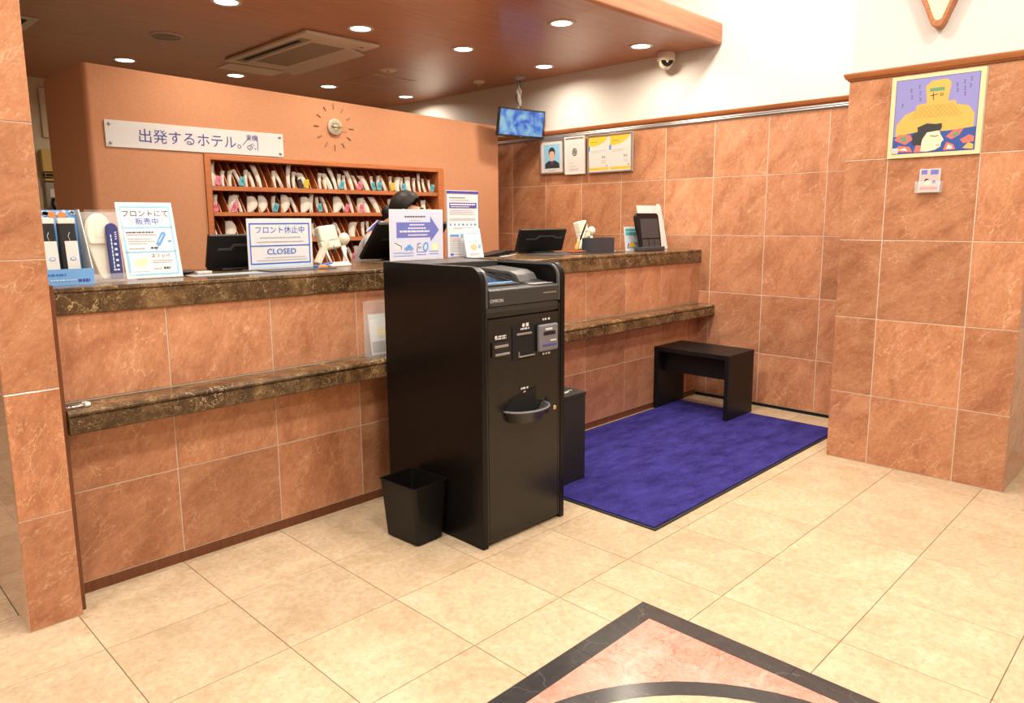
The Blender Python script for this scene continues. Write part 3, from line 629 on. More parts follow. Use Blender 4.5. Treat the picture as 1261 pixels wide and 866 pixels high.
# small white card in front of it
t, p, M = sign_stand('paper_card', 'small white card with a hand-washing picture leaning before the tall instruction sheet', (1.492, .79, SZ+.0005), 2.3, 12, .137, .172)
f = F(-.0012); f.dashes(-.04, .04, .140, .005, 'pink_print'); f.disc(-.002, .062, .028, 'skin_print', 'picture', 1, .018); f.line([(-.03, .10), (-.022, .085)], .008, 'skin_print', 'picture', 1); f.line([(.03, .102), (.022, .086)], .008, 'skin_print', 'picture', 1); f.rect(-.006, .006, .092, .108, 'sky_blue', 'picture', 1)
f.line([(.038, .070), (.052, .075), (.050, .058), (.036, .055), (.038, .070)], .005, 'mid_blue', 'picture', 1); f.dashes(-.045, .045, .022, .004, 'ink_soft'); f.dashes(-.045, .03, .014, .004, 'ink_soft'); put(f, t, M)
# sock display box
t = thing('sock_display', 'light blue cardboard counter display holding two packs of black socks', 'display box', (-.672, .53, SZ+.0005))
B().box(-.072, .086, 0, .003, 0, .056).box(-.072, -.069, .003, .11, 0, .056).build('front_tray', 'card_blue', t)
B().prism([(.0, 0), (.11, 0), (.135, .262), (.105, .262), (.003, .056)], .083, .086, 'x').build('side_flap', 'white_plastic', t)
B().at((0, .10, 0), (R(-8), 0, 0)).box(-.072, .086, 0, .003, 0, .262).build('back_card', 'card_blue', t)
f = F(-.001); f.dashes(-.06, .0, .034, .006, 'blue'); f.dashes(-.05, .03, .016, .004, 'pale_blue'); f.dashes(.035, .072, .010, .010, 'navy', ln=1.4); f.build(t)
f = F(.098); f.disc(.005, .243, .012, 'orange_print', 'back_print', 1); f.disc(.036, .241, .014, 'orange_print', 'back_print', 1, .012)
for q in range(26): f.disc(-.065+.145*rnd.random(), .255-.03*rnd.random(), .004+.004*rnd.random(), 'pale_blue', 'back_print', 0)
f.parts['back_print'][0].v = [v+Vector((0, .033+.0*v.z, 0)) for v in f.parts['back_print'][0].v]; f.build(t)
for q, x in enumerate((-.034, .030)):
    s = thing('sock_pack', ['pack of black socks with a white tag at the left of the display box', 'pack of black socks with a white tag at the right of the display box'][q], 'socks', (x, .575, SZ+.004), (R(-7), 0, R(2)), 'packs of black socks')
    s.location.x += -.672
    B().box(-.0285, .0285, -.012, .012, 0, .215).build('socks', 'sock_cloth', s, .009, 3)
    B().box(-.027, .027, -.014, .013, .208, .228).build('header_card', 'paper', s, .002)
    B().at((.008, -.0145, .012)).box(-.022, .018, -.001, 0, .02, .135).build('paper_tag', 'paper', s)
    f = F(-.0162); f.disc(.006, .085, .010, 'mid_blue', 'tag_print', 1, .006); f.disc(.006, .085, .007, 'paper', 'tag_print', 2, .004); f.build(s)
    B().tube([(.004, -.015, .147), (.0, -.013, .165), (.006, -.012, .178)], .0008, 5).build('tag_string', 'paper', s)
# slipper and brush pouch on a clear stand
t = thing('acrylic_stand', 'clear acrylic display stand between the sock box and the sale sign', 'display stand', (-.505, .60, SZ+.0005))
B().at((0, .045, 0), (R(-6), 0, 0)).box(-.075, .075, 0, .003, 0, .255).build('back_plate', 'acrylic', t)
B().box(-.075, .075, -.02, .05, 0, .0025).box(-.075, .075, -.022, -.019, 0, .03).build('tray', 'acrylic', t)
def slipper():
    s = thing('slipper_pack', 'white towelling slipper in a clear bag on the acrylic stand', 'slippers', (-.522, .632, SZ+.004), (R(-7), 0, R(2)))
    def outl(k_, n=28):
        o = []
        for i in range(n):
            a = 2*math.pi*i/n; z = .125+.122*math.sin(a); w = .046+.012*math.sin(a)-.007*math.sin(2*a+.6); o.append((w*k_*math.cos(a), .125+(z-.125)*k_))
        return o
    B().prism(outl(1), -.012, 0, 'y', 0, True).build('sole', 'towel_white', s, .003)
    vamp = [(x, z) for x, z in outl(.97) if z > .135]
    B().prism([(-.04, .132)]+sorted([p for p in vamp], key=lambda p: math.atan2(p[1]-.13, p[0]))[::-1]+[(.04, .132)], -.024, -.012, 'y', 0, True).build('vamp', 'towel_white', s, .005)
    f = F(-.0248); f.frame(-.020, .022, .155, .205, .0015, 'art_border', 'stitching', 1); f.build(s)
    b = B(); n = 14
    for i in range(n):
        for j in range(2):
            pass
    w = .056; vs = []; nx, nz = 9, 14
    for j in range(nz):
        for i in range(nx):
            x = -w+2*w*i/(nx-1); z = .004+.252*j/(nz-1); vs.append((x+.006*math.sin(9*j/nz), -.029-.003*math.sin(i*1.7+j*.9)*math.cos(j*1.3), z))
    b.add(vs, [(j*nx+i, j*nx+i+1, (j+1)*nx+i+1, (j+1)*nx+i) for j in range(nz-1) for i in range(nx-1)], 0, True); b.build('clear_bag', 'film', s)
slipper()
s = thing('brush_pouch', 'navy blue upright brush pouch with white lettering before the slipper', 'pouch', (-.492, .590, SZ+.004), (R(-7), 0, 0))
pr = [(-.021, .004), (.021, .004), (.021, .19)]+[(.021*math.cos(R(15*q)), .19+.021*math.sin(R(15*q))) for q in range(1, 12)]+[(-.021, .19)]
B().prism(pr, -.007, .007, 'y').build('pouch', 'navy_pouch', s, .004)
f = F(-.0078)
for q in range(9): f.rect(-.009, -.005, .045+.014*q, .056+.014*q, 'pale_blue', 'lettering', 0)
for q in range(5): f.rect(.001, .010, .050+.02*q, .052+.02*q+.008*rnd.random(), 'pale_blue', 'lettering', 0)
for q in range(4): f.line([(.006, .15+.008*q), (.013, .154+.008*q)], .003, 'pale_blue', 'lettering', 0)
f.dashes(-.010, .012, .036, .006, 'sign_white', 'lettering'); f.build(s)
# things lying near the left monitor
o = B().prism([(-.14, -.055), (.16, -.062), (.165, .05), (-.13, .055)], 0, .0015, 'z').build('grey_folder', 'grey_paper', None, loc=(-.08, .63, SZ+.0005)); o['label'] = 'thin grey plastic folder lying on the countertop before the left monitor'; o['category'] = 'folder'
o = B().ball((0, 0, .010), (.055, .032, .0105)).build('stapler', 'black', None, loc=(-.205, .735, SZ+.001)); o['label'] = 'small rounded black desk object right of the sale sign'; o['category'] = 'desk tool'
o = B().box(-.035, .035, -.012, .012, 0, .009).build('note_pad', 'paper', None, .001, loc=(-.105, .76, SZ+.0005), rot=(0, 0, R(12))); o['label'] = 'tiny white note pad at the left monitor foot'; o['category'] = 'note pad'
o = B().box(-.16, .16, -.07, .07, 0, .003).build('desk_pad', 'dark_sheet', None, .001, loc=(.29, .76-.085, SZ+.0005)); o['label'] = 'flat black desk pad in front of the CLOSED sign'; o['category'] = 'desk pad'
# monitors seen from behind
def monitor(label, loc, yaw, tilt, w, h):
    t = thing('monitor', label, 'monitor', loc, (0, 0, R(yaw)), 'counter monitors')
    B().box(-.09, .09, .03, .20, 0, .012).build('base', 'black', t, .004)
    B().box(-.03, .03, .11, .15, .010, h*.62).build('neck', 'black', t, .004)
    p = B().at((0, .09, .014), (R(tilt), 0, 0)).box(-w/2, w/2, -.012, .012, 0, h).build('display', 'black', t, .004)
    B().at((0, .09, .014), (R(tilt), 0, 0)).prism([(-w*.34, h*.62), (-w*.16, h*.62), (-w*.10, h*.74), (w*.24, h*.74), (w*.27, h*.66), (w*.42, h*.66), (w*.42, h*.60), (w*.25, h*.60), (w*.21, h*.67), (-w*.08, h*.67), (-w*.13, h*.55), (-w*.36, h*.55)], -.016, -.0125, 'y').build('back_ridge', 'tray_grey', p, .001)
    B().at((0, .09, .014), (R(tilt), 0, 0)).box(-w*.46, w*.46, .0121, .0130, h*.06, h*.95).build('screen', 'dark_glass', p)
    return t
monitor('black touch monitor tilted back behind the CLOSED sign', (.10, .80, SZ+.0005), 0, 18, .275, .152)
monitor('black touch monitor half hidden behind the arrow sign', (1.14, .995, SZ+.0005), 2, 43, .50, .26)
monitor('wide black touch monitor tilted back before the right tiled wall', (2.20, .86, SZ+.0005), -5, 19, .41, .152)
# cream card reader on a stand
def reader(label, loc, yaw, s_=1.):
    t = thing('card_reader', label, 'card reader', loc, (0, 0, R(yaw)), 'cream card readers'); t.scale = (s_,)*3
    B().box(-.045, .075, -.03, .05, 0, .014).build('base', 'white_plastic', t, .004)
    for sx in (-.035, .065):
        B().tube([(sx, -.02, .014), (sx-.01, .0, .06), (sx-.014, .02, .105)], .006, 8).build('leg', 'white_plastic', t)
    B().tube([(-.035, -.02, .018), (.065, -.02, .018)], .006, 8).build('cross_bar', 'white_plastic', t)
    B().at((-.005, .03, .09), (R(-16), R(-6), 0)).box(-.06, .055, -.022, .022, 0, .045).build('lower_body', 'cream_plastic', t, .008, 3)
    B().at((-.012, .04, .125), (R(-14), R(-6), 0)).box(-.055, .050, -.026, .026, 0, .085).build('upper_body', 'cream_plastic', t, .012, 3)
    B().at((-.10, .02, .02), (R(0), R(28), 0)).box(-.008, .018, -.02, .02, 0, .13).build('side_arm', 'cream_plastic', t, .005)
    B().ball((.068, .02, .140), (.030, .028, .032)).build('handset_ball', 'cream_plastic', t)
    B().tube([(.066, .02, .112), (.070, .02, .05), (.062, .02, .014)], .010, 8).build('handset_stem', 'white_plastic', t)
    B().tube([(-.01, .0, .11), (-.015, -.025, .085), (-.03, .0, .05)], .002, 6).build('cable', 'ink', t)
    return t
reader('cream card reader on a white stand right of the CLOSED sign', (.525, .735, SZ+.0005), 0, .93)
o = B().tube([(-.05, 0, .006), (.05, 0, .022)], .004, 8).build('blue_pen', 'blue', None, loc=(.425, .685, SZ+.0005)); o['label'] = 'blue pen leaning below the cream card reader'; o['category'] = 'pen'
o = B().prism([(-.022, 0), (.022, 0), (.016, .012), (-.016, .012)], -.01, .01, 'y').build('eraser', 'orange_print', None, .002, loc=(.40, .645, SZ+.004)); o['label'] = 'small orange block beside the CLOSED sign'; o['category'] = 'desk tool'
# right part of the counter
o = B().box(-.36, .36, -.14, .14, 0, .004).build('desk_mat', 'dark_sheet', None, .001, loc=(2.34, .74, SZ+.0005)); o['label'] = 'long flat black desk mat under the black box and pen stand'; o['category'] = 'desk mat'
t = thing('document_tray', 'flat black tray with loose sheets right of the tall instruction sheet', 'tray', (1.74, .88, SZ+.0005), (0, 0, R(-3)))
B().prism([(-.17, .004), (-.02, .022), (.05, .034), (.14, .030), (.14, .022), (.0, .006), (-.10, 0), (-.17, 0)], -.06, .06, 'y').build('tray', 'black', t, .001)
B().at((.05, -.02, .002), (0, R(-4), R(10))).box(-.10, .06, -.05, .02, .0, .003).build('sheet', 'paper', t)
t = thing('pen_stand', 'black pen standing in a wooden holder beside the black box', 'pen stand', (2.315, .70, SZ+.005))
B().prism([(-.075, -.03), (.075, -.03), (.075, .03), (-.075, .03)], 0, .014, 'z').build('base', 'wood_red', t, .004)
B().at((-.02, 0, .012), (0, R(22), 0)).lathe([(.012, 0), (.016, .02), (.011, .06), (.013, .075)], 14).build('holder', 'wood_light', t)
B().at((-.02, 0, .012), (0, R(30), 0)).lathe([(.006, .05), (.006, .19), (.002, .225)], 10).build('pen', 'black', t)
t = thing('organizer_box', 'small open black box on the desk mat before the second card reader', 'box', (2.47, .655, SZ+.005), (0, 0, R(-3)))
B().box(-.105, .105, -.05, -.046, 0, .094).box(-.105, .105, .046, .05, 0, .094).box(-.105, -.101, -.046, .046, 0, .094).box(.101, .105, -.046, .046, 0, .094).box(-.101, .101, -.046, .046, 0, .004).build('tray', 'device_grey', t)
B().box(.10, .14, -.03, .03, 0, .006).build('white_foot', 'white_plastic', t)
reader('cream card reader behind the small black box on the right', (2.55, .80, SZ+.0005), 6)
t, p, M = sign_stand('picture_card', 'small picture card with a teal heading and an orange mountain photo, standing in acrylic', (2.856, .64, SZ+.0005), 0, 7.4, .19, .166)
f = F(-.0012); f.rect(-.082, .085, .108, .152, 'teal', 'print', 0); f.dashes(-.075, .07, .128, .006, 'sign_white', 'lettering'); f.rect(-.082, .085, .018, .088, 'pale_blue', 'print', 0)
f.poly([(-.07, .025), (-.02, .065), (.02, .045), (.04, .025)], 'yellow', 'print', 1); f.poly([(-.082, .02), (-.06, .055), (-.03, .03), (.01, .06), (.085, .035), (.085, .02)], 'purple_blue', 'print', 0.5); f.poly([(.02, .02), (.05, .07), (.085, .05), (.085, .02)], 'ink_soft', 'print', 1); put(f, t, M)
t = thing('handheld_terminal', 'black payment terminal standing in a dark holder at the right counter end', 'payment terminal', (2.925, .53, SZ+.0005), (0, 0, R(-3.5)))
B().box(-.115, .115, -.02, .075, 0, .03).build('holder', 'device_grey', t, .006)
B().at((0, .02, .004), (R(-9), 0, 0)).prism([(-.112, 0), (.116, 0), (.120, .10), (.116, .245), (.10, .258), (-.12, .258), (-.138, .235), (-.134, .16), (-.118, .10)], -.012, .014, 'y').build('body', 'black', t, .006)
B().at((0, .02, .004), (R(-9), 0, 0)).box(-.098, .098, -.0135, -.0122, .085, .218).build('screen', 'device_grey', t, .001)
B().at((0, .02, .004), (R(-9), 0, 0)).box(-.098, -.030, -.0145, -.0122, .006, .075).box(-.022, .030, -.0145, -.0122, .006, .075).box(.038, .098, -.0145, -.0122, .006, .075).build('keypad', 'dark_sheet', t, .001)
t, p, M = sign_stand('white_sheet_stand', 'white sheet on a clear stand behind the black payment terminal', (3.152, .655, SZ+.0005), -3, 13, .29, .322, panel='paper')
f = F(-.001); f.rect(.09, .13, .27, .335, 'sign_white', 'folded_corner', 1); put(f, t, M)

# ------------------------------------------------------------------ pigeonholes and the slips in them
pc = thing('pigeonhole_cabinet', 'built-in orange wooden pigeonhole cabinet in the orange wall', 'cabinet', (CX0, 2.15, 0))
IX0, IX1, IZ1 = .558, 2.347, 1.672
RZ = [(1.668, 1.672), (1.488, 1.515), (1.333, 1.356), (1.160, 1.186), (.985, 1.010), (.81, .835), (.64, .66)]
w_ = CX1-CX0; a_, b_ = IX0-CX0, IX1-CX0
B().box(.001, w_-.001, .27, .298, .622, 1.704).build('back_panel', 'shade_black', pc)  # black colour stands in for the shade deep in the cells
B().box(.001, a_, -.012, .27, .622, 1.704).box(b_, w_-.001, -.012, .27, .622, 1.704).box(a_, b_, -.012, .27, IZ1, 1.704).box(a_, b_, -.012, .27, .622, .64).build('frame', 'cabinet_wood', pc, .003)
for z0, z1 in RZ[1:-1]: B().box(a_+.0005, b_-.0005, -.004, .269, z0, z1).build('shelf', 'cabinet_wood', pc, .002)
NC = 34; cw = (b_-a_)/NC
def div_mesh(h):
    pr = [(.002, 0), (.268, 0), (.268, h-.001), (.11, h-.001), (.085, h*.8), (.045, h*.45), (.018, h*.2)]
    return B().prism(pr, -.003, .003, 'x').mesh('divider', 'cabinet_wood')
for (lo0, lo1), (up0, up1) in zip(RZ[1:5], RZ[0:4]):
    me = div_mesh(up0-lo1-.001)
    for q in range(1, NC): obj('divider', me, pc, (a_+cw*q, 0, lo1+.0003))
def slip_mesh(kind, r):
    """a folded paper slip, curled the way it stands in its pigeonhole; origin at its foot"""
    b = B(); n = 9; vs = []; th = .0012
    h, w, bul, lean = {'n': (.105, .030, .010, .010), 't': (.150, .034, .008, .014), 'w': (.108, .058, .016, .016), 'r': (.112, .062, .012, .0)}[kind]
    h *= r.uniform(.92, 1.08); w *= r.uniform(.9, 1.1); lean *= r.choice((-1, 1, 1)); nz = 8
    for j in range(nz+1):
        t = j/nz; z = h*t
        ww = w*(.18+.95*math.sin(math.pi*(.06+.82*t))**.7) if kind == 'r' else w*(.72+.28*t)
        for i in range(n):
            u = i/(n-1); x = (-.022+ww*u+.018*t) if kind == 'r' else -ww/2+ww*u+lean*t*t*2
            y = -bul*math.sin(math.pi*u)-.020*(1-t)**2+(.01 if kind == 'r' else .018)*t*t
            vs.append((x, y, z))
    m = (nz+1)*n; vs2 = vs+[(x, y+th, z) for x, y, z in vs]
    q = [(j*n+i, j*n+i+1, (j+1)*n+i+1, (j+1)*n+i) for j in range(nz) for i in range(n-1)]
    b.add(vs2, q, 0, True); b.add(vs2, [tuple(m+k_ for k_ in f[::-1]) for f in q], 0, True)
    b.add(vs2, [(j*n, (j+1)*n, m+(j+1)*n, m+j*n) for j in range(nz)]+[((j+1)*n-1, m+(j+1)*n-1, m+(j+2)*n-1, (j+2)*n-1) for j in range(nz)]+[(nz*n+i, nz*n+i+1, m+nz*n+i+1, m+nz*n+i) for i in range(n-1)])
    return b.mesh('paper_slip', 'slip_paper')
SLIPS = [('top', 1.515, [(.578, 't', ''), (.600, 'n', 'p'), (.640, 'n', ''), (.686, 'n', ''), (.751, 'n', 'c'), (.792, 'n', ''), (.838, 'n', ''), (.884, 't', ''), (.985, 'n', ''), (1.033, 'n', ''), (1.087, 't', ''), (1.125, 'n', ''), (1.170, 'n', 'k'), (1.212, 'w', 'y'), (1.322, 'n', ''), (1.363, 'n', ''), (1.400, 'w', ''), (1.445, 't', ''), (1.479, 'n', 'c'), (1.520, 'n', ''), (1.580, 't', ''), (1.625, 'n', 'p'), (1.704, 'w', ''), (1.755, 'n', 'c'), (1.806, 'n', 'c'), (1.866, 'n', ''), (1.918, 'n', 'y'), (1.974, 'w', ''), (2.02, 'n', 'c'), (2.079, 'w', ''), (2.138, 'n', ''), (2.187, 't', ''), (2.231, 'n', ''), (2.29, 'n', 'c')]),
         ('second', 1.356, [(.585, 'n', 'p'), (.690, 'w', 'p'), (.745, 'n', ''), (.809, 'r', ''), (.885, 'r', ''), (.971, 'n', 'c'), (1.044, 'r', ''), (1.126, 'n', ''), (1.188, 'r', ''), (1.246, 't', ''), (1.300, 'n', 'c'), (1.364, 'n', ''), (1.440, 'r', ''), (1.508, 'n', 'p'), (1.573, 't', ''), (1.640, 'w', 'p'), (1.70, 'w', ''), (1.79, 'w', ''), (1.906, 'n', ''), (2.225, 'w', '')]),
         ('third', 1.186, [(.580, 'n', ''), (.657, 'r', ''), (1.254, 'n', 'c'), (1.463, 'n', ''), (1.565, 'w', ''), (1.66, 'n', ''), (1.708, 'n', '')]),
         ('fourth', 1.010, [(1.560, 'n', 'p'), (1.600, 'r', ''), (1.650, 'w', '')])]
ORD = 'first second third fourth fifth sixth seventh eighth ninth tenth eleventh twelfth thirteenth fourteenth fifteenth sixteenth seventeenth eighteenth nineteenth twentieth'.split()
def ordn(i, n):
    if i < n-i-1 or n < 3: return ('leftmost' if i == 0 else ORD[i]+' from the left')
    return ('rightmost' if i == n-1 else ORD[n-1-i]+' from the right')
KN = {'n': 'narrow white paper slip', 't': 'tall white paper slip', 'w': 'broad white paper slip', 'r': 'round curled white paper slip'}
TG = {'p': ('tag_pink', 'pink'), 'c': ('tag_cyan', 'cyan'), 'y': ('tag_yellow', 'yellow'), 'k': ('ink', 'black')}
rs = random.Random(5)
for row, z, L_ in SLIPS:
    for i, (x, kd, tg) in enumerate(L_):
        lb = f"{KN[kd]}{' with '+TG[tg][1]+' tag' if tg else ''}, {ordn(i, len(L_))} in the {row} pigeonhole row"
        o = obj('paper_slip', slip_mesh(kd, rs), None, (x, 2.185, z+.0005), (R(-4), 0, R(rs.uniform(-14, 10))), lb, 'paper slip', 'paper slips in the pigeonholes')
        if tg:
            ln = rs.uniform(-22, 22)
            g = B().at((rs.uniform(-.008, .008), -.034, .004), (R(4), R(ln), 0)).box(-.017, .017, -.0015, .0015, 0, .056).build('tag', TG[tg][0], o, .0008)
            if tg in 'pc':
                bb = B().at((0, -.0360, .004), (R(4), R(ln), 0)); bb.box(-.008, -.004, 0, .0003, .02, .042).box(.002, .006, 0, .0003, .016, .038); bb.build('tag_number', 'ink', g)

# ------------------------------------------------------------------ on the orange wall
t = thing('wall_sign', 'long white sign with blue Japanese lettering on the orange wall', 'sign', (.515, 2.148, 1.712))
B().box(-.53, .533, -.006, 0, 0, .145).build('panel', 'sign_white', t, .001)
for x in (-.505, .508):
    for z in (.022, .125): B().at((x, -.006, z), (R(90), 0, 0)).lathe([(.008, 0), (.008, .006), (.005, .008), (.001, .008)], 12).build('screw', 'alu', t)
f = F(-.0068); f.text('出発するホテル。', .083, -.363, .041, 'navy', align='LEFT', width=.60)
f.text('東横', .040, .317, .092, 'navy', 'emblem', sq=.95); f.line([(0.294, .100), (0.257, .060)], .004, 'navy', 'emblem', 1); f.line([(0.355, .118), (0.355, .030)], .004, 'navy', 'emblem', 1)
f.line([(0.284, .048), (0.302, .030), (0.322, .048), (0.312, .058), (0.294, .058), (0.284, .048)], .004, 'navy', 'emblem', 1); f.line([(0.304, .064), (0.322, .070), (0.334, .058)], .003, 'navy', 'emblem', 1); f.line([(0.330, .048), (0.338, .036), (0.344, .048)], .003, 'navy', 'emblem', 1); f.line([(0.294, .038), (0.312, .052)], .003, 'navy', 'emblem', 2)
f.build(t)
t = thing('wall_clock', 'small round brass wall clock with loose hour bars on the orange wall', 'clock', (1.438, 2.149, 1.936))
B().at((0, -.001, 0), (R(90), 0, 0)).lathe([(.052, 0), (.055, .006), (.054, .016), (.050, .020), (.001, .020)], 32).build('dial', 'clock_dial', t)
b = B()
for q in range(24):
    a = 2*math.pi*q/24; b.at((0, -.0225, 0), (0, a, 0)); b.box(-.002, .002, 0, .001, .018, .048)
b.build('dial_rays', 'clock_bar', t)
for q in range(12):
    a = 2*math.pi*q/12; B().at((0, -.006, 0), (0, a, 0)).box(-.0025, .0025, 0, .006, .118, .158 if q % 3 == 0 else .150).build('hour_bar', 'clock_bar', t)
B().at((0, -.025, 0), (0, R(-90), 0)).box(-.003, .003, 0, .002, -.01, .032).build('hour_hand', 'ink', t); B().at((0, -.028, 0), (0, R(86), 0)).box(-.002, .002, 0, .002, -.01, .09).build('minute_hand', 'art_gold_dark', t)

# ------------------------------------------------------------------ ceiling fittings
t = thing('air_conditioner', 'flat beige ceiling cassette air conditioner with one long outlet slot', 'air conditioner', (1.11, 1.90, CZ))
B().box(0, .555, 0, 1.15, -.022, 0).build('cover', 'vent_white', t, .008, 3)
B().prism([(.045, -.0225), (.115, -.0225), (.115, -.027), (.045, -.024)], .14, 1.06, 'y').build('outlet_frame', 'vent_grey', t)
B().box(.055, .082, .20, .98, -.0285, -.0272).build('outlet_slot', 'shade_black', t)
b = B()
for q in range(18): b.box(.16+.014*q, .168+.014*q, .20, .98, -.0255, -.0225)
b.build('intake_slats', 'vent_mid', t)['kind'] = 'stuff'
B().prism([(.44, -.0225), (.55, -.050), (.553, -.044), (.46, -.0222)], .18, 1.14, 'y').build('louver_flap', 'vent_white', t)
B().at((.47, .09, -.0225), (R(180), 0, 0)).lathe([(.013, 0), (.013, .003), (.001, .003)], 14).build('sensor', 'vent_grey', t)
o = B().box(1.20, 1.66, 3.16, 3.40, -.006, 0).build('ceiling_panel', 'vent_white', None, .002, loc=(0, 0, CZ)); o['label'] = 'flat beige rectangular ceiling panel behind the air conditioner'; o['category'] = 'ceiling panel'
t = thing('access_hatch', 'square wooden access hatch with a thin metal frame in the ceiling', 'hatch', (2.44, 2.99, CZ))
B().box(-.21, .21, -.21, .21, -.003, 0).build('hatch_panel', 'ceiling_wood', t)
B().box(-.216, .216, -.216, -.2105, -.004, 0).box(-.216, .216, .2105, .216, -.004, 0).box(-.216, -.2105, -.21, .21, -.004, 0).box(.2105, .216, -.21, .21, -.004, 0).build('hatch_frame', 'brass', t)
t = thing('ceiling_speaker', 'round beige ceiling speaker between the hatch and the air conditioner', 'speaker', (2.21, 2.56, CZ))
B().lathe([(.001, -.012), (.055, -.010), (.066, -.004), (.068, 0)], 28, caps=False).build('cover', 'cream_plastic', t); B().lathe([(.001, -.016), (.012, -.015), (.014, -.011)], 14, caps=False).build('center_cap', 'vent_grey', t)
t = thing('ceiling_vent', 'round dark grey ceiling vent left of the air conditioner', 'vent', (.56, 2.67, CZ))
B().lathe([(.088, -.008), (.098, -.008), (.104, 0), (.088, 0)], 32, caps=False).build('rim', 'vent_white', t); B().lathe([(.001, -.006), (.0875, -.006), (.0875, -.002)], 32, caps=False).build('grille', 'vent_grey', t)
t = thing('square_vent', 'square ceiling vent half hidden by the left tiled pillar', 'vent', (-.30, 2.95, CZ))
B().box(-.18, .18, -.18, .18, -.008, 0).build('frame', 'vent_white', t, .002); B().box(-.13, .13, -.13, .13, -.0095, -.0082).build('grille', 'shade_black', t)
t = thing('smoke_detector', 'small round white smoke detector left of the television mount', 'smoke detector', (3.06, 2.42, CZ))
B().lathe([(.001, -.034), (.018, -.032), (.020, -.020), (.046, -.014), (.050, 0)], 24, caps=False).build('body', 'cream_plastic', t); B().lathe([(.0205, -.030), (.022, -.022)], 24, caps=False).build('sensor_band', 'vent_grey', t)
t = thing('security_camera', 'white dome security camera under the wooden ceiling by the right wall', 'camera', (3.29, .70, CZ))
B().lathe([(.058, 0), (.064, -.008), (.064, -.05), (.060, -.058), (.001, -.058)], 28, caps=False).build('housing', 'cream_plastic', t)
B().lathe([(.052, -.0585), (.050, -.080), (.038, -.102), (.018, -.114), (.001, -.117)], 28, caps=False).build('dome', 'cream_plastic', t)
B().at((-.0, -.0, 0), (0, 0, R(225-90))).prism([(-.042, -.060), (.042, -.060), (.040, -.078), (.022, -.097), (0, -.103), (-.022, -.097), (-.04, -.078)], .026, .050, 'y').build('lens_window', 'dark_glass', t, .002)
# hanging television
t = thing('television', 'small flat television hanging from the ceiling with a blue security picture', 'television', (3.165, 2.055, CZ))
B().lathe([(.06, 0), (.06, -.012), (.02, -.016), (.018, -.03)], 20, caps=False).build('ceiling_plate', 'ink_soft', t)
B().tube([(0, 0, -.02), (0, 0, -.30)], .014, 10).build('pole', 'ink_soft', t)
r4 = random.Random(9)
for q in range(3):
    B().tube([(.02*math.sin(2.1*q+z_*1.4)+.004*q, -.016*math.cos(2.1*q+z_*1.3), -.03-.045*z_) for z_ in range(7)], .0055, 6).build('cable', 'white_plastic' if q else 'ink', t)
b = B().box(-.010, .06, -.012, .012, -.34, -.30).build('swivel', 'ink_soft', t, .004)
ms = Matrix.LocRotScale(Vector((-.075, -.085, -.50)), Euler((R(10), 0, R(-9))), None)
def tv(b): b.M = ms; return b
p = tv(B()).box(-.236, .236, -.014, .014, 0, .225).build('housing', 'black_gloss', t, .003)
tv(B()).box(-.224, .224, -.0155, -.0145, .016, .213).build('screen', 'cctv_screen', p)
tv(B()).box(-.012, .012, -.0158, -.0145, .003, .008).build('maker_mark', 'unit_grey', p)
tv(B()).box(-.05, .05, .014, .075, .07, .15).build('bracket', 'ink', t, .003)

# ------------------------------------------------------------------ frames on the right wall (faces to -X: local x runs along -Y)
def wframe(name, label, y0, y1, z0, z1, m, tilt=2.5, w=.012, cat='picture frame', back='paper'):
    yc = (y0+y1)/2; W_ = abs(y1-y0); H = z1-z0
    t = thing(name, label, cat, (3.350, yc, z0), (R(tilt), 0, R(-90)))
    B().box(-W_/2, W_/2, .0, .010, 0, H).build('backing', back, t)
    B().box(-W_/2, W_/2, -.008, -.0005, 0, w).box(-W_/2, W_/2, -.008, -.0005, H-w, H).box(-W_/2, -W_/2+w, -.008, -.0005, w, H-w).box(W_/2-w, W_/2, -.008, -.0005, w, H-w).build('frame', m, t, .001)
    return t, W_, H
t, w, h = wframe('portrait_frame', 'silver framed portrait photo of a person in dark clothes on light blue', 1.967, 1.703, 1.685, 1.972, 'alu', 2)
f = F(-.0006); f.rect(-.088, .088, .045, .242, 'sky_blue', 'photo', 0)
f.poly([(-.080, .046), (-.078, .085), (-.04, .108), (.035, .108), (.078, .085), (.082, .046)], 'ink', 'photo', 1); f.poly([(-.020, .100), (.020, .100), (0, .072)], 'navy', 'photo', 2); f.poly([(-.014, .132), (.014, .132), (.016, .104), (-.016, .104)], 'skin_print', 'photo', 3)
f.disc(0, .176, .036, 'ink', 'photo', 2, .042); f.disc(0, .160, .028, 'skin_print', 'photo', 4, .036); f.poly([(-.030, .172), (-.026, .196), (0, .204), (.026, .196), (.030, .172), (.016, .184), (-.012, .186)], 'ink', 'photo', 5)
f.dashes(-.04, .04, .024, .006, 'ink_soft'); f.build(t)
t, w, h = wframe('notice_frame', 'slim white framed notice with a dark oval emblem beside the portrait', 1.690, 1.480, 1.670, 1.972, 'white_plastic', 1.5, .010)
f = F(-.0006); f.disc(-.004, .178, .026, 'ink', 'emblem', 0, .032); f.disc(-.004, .178, .020, 'ink_soft', 'emblem', 1, .025); f.line([(-.016, .165), (-.004, .196), (.008, .165), (-.014, .184), (.008, .184)], .004, 'ink', 'emblem', 2)
for q in range(7): a = R(30+20*q); f.rect(-.004+.06*math.cos(a)-.003, -.004+.06*math.cos(a)+.003, .182+.062*math.sin(a)-.003, .182+.062*math.sin(a)+.003, 'ink_soft', 'small_print', 1)
for z, e in ((.088, .0), (.062, .03), (.040, .06), (.030, .06)): f.dashes(-.06, -.02+e, z, .004, 'ink_soft')
f.build(t)
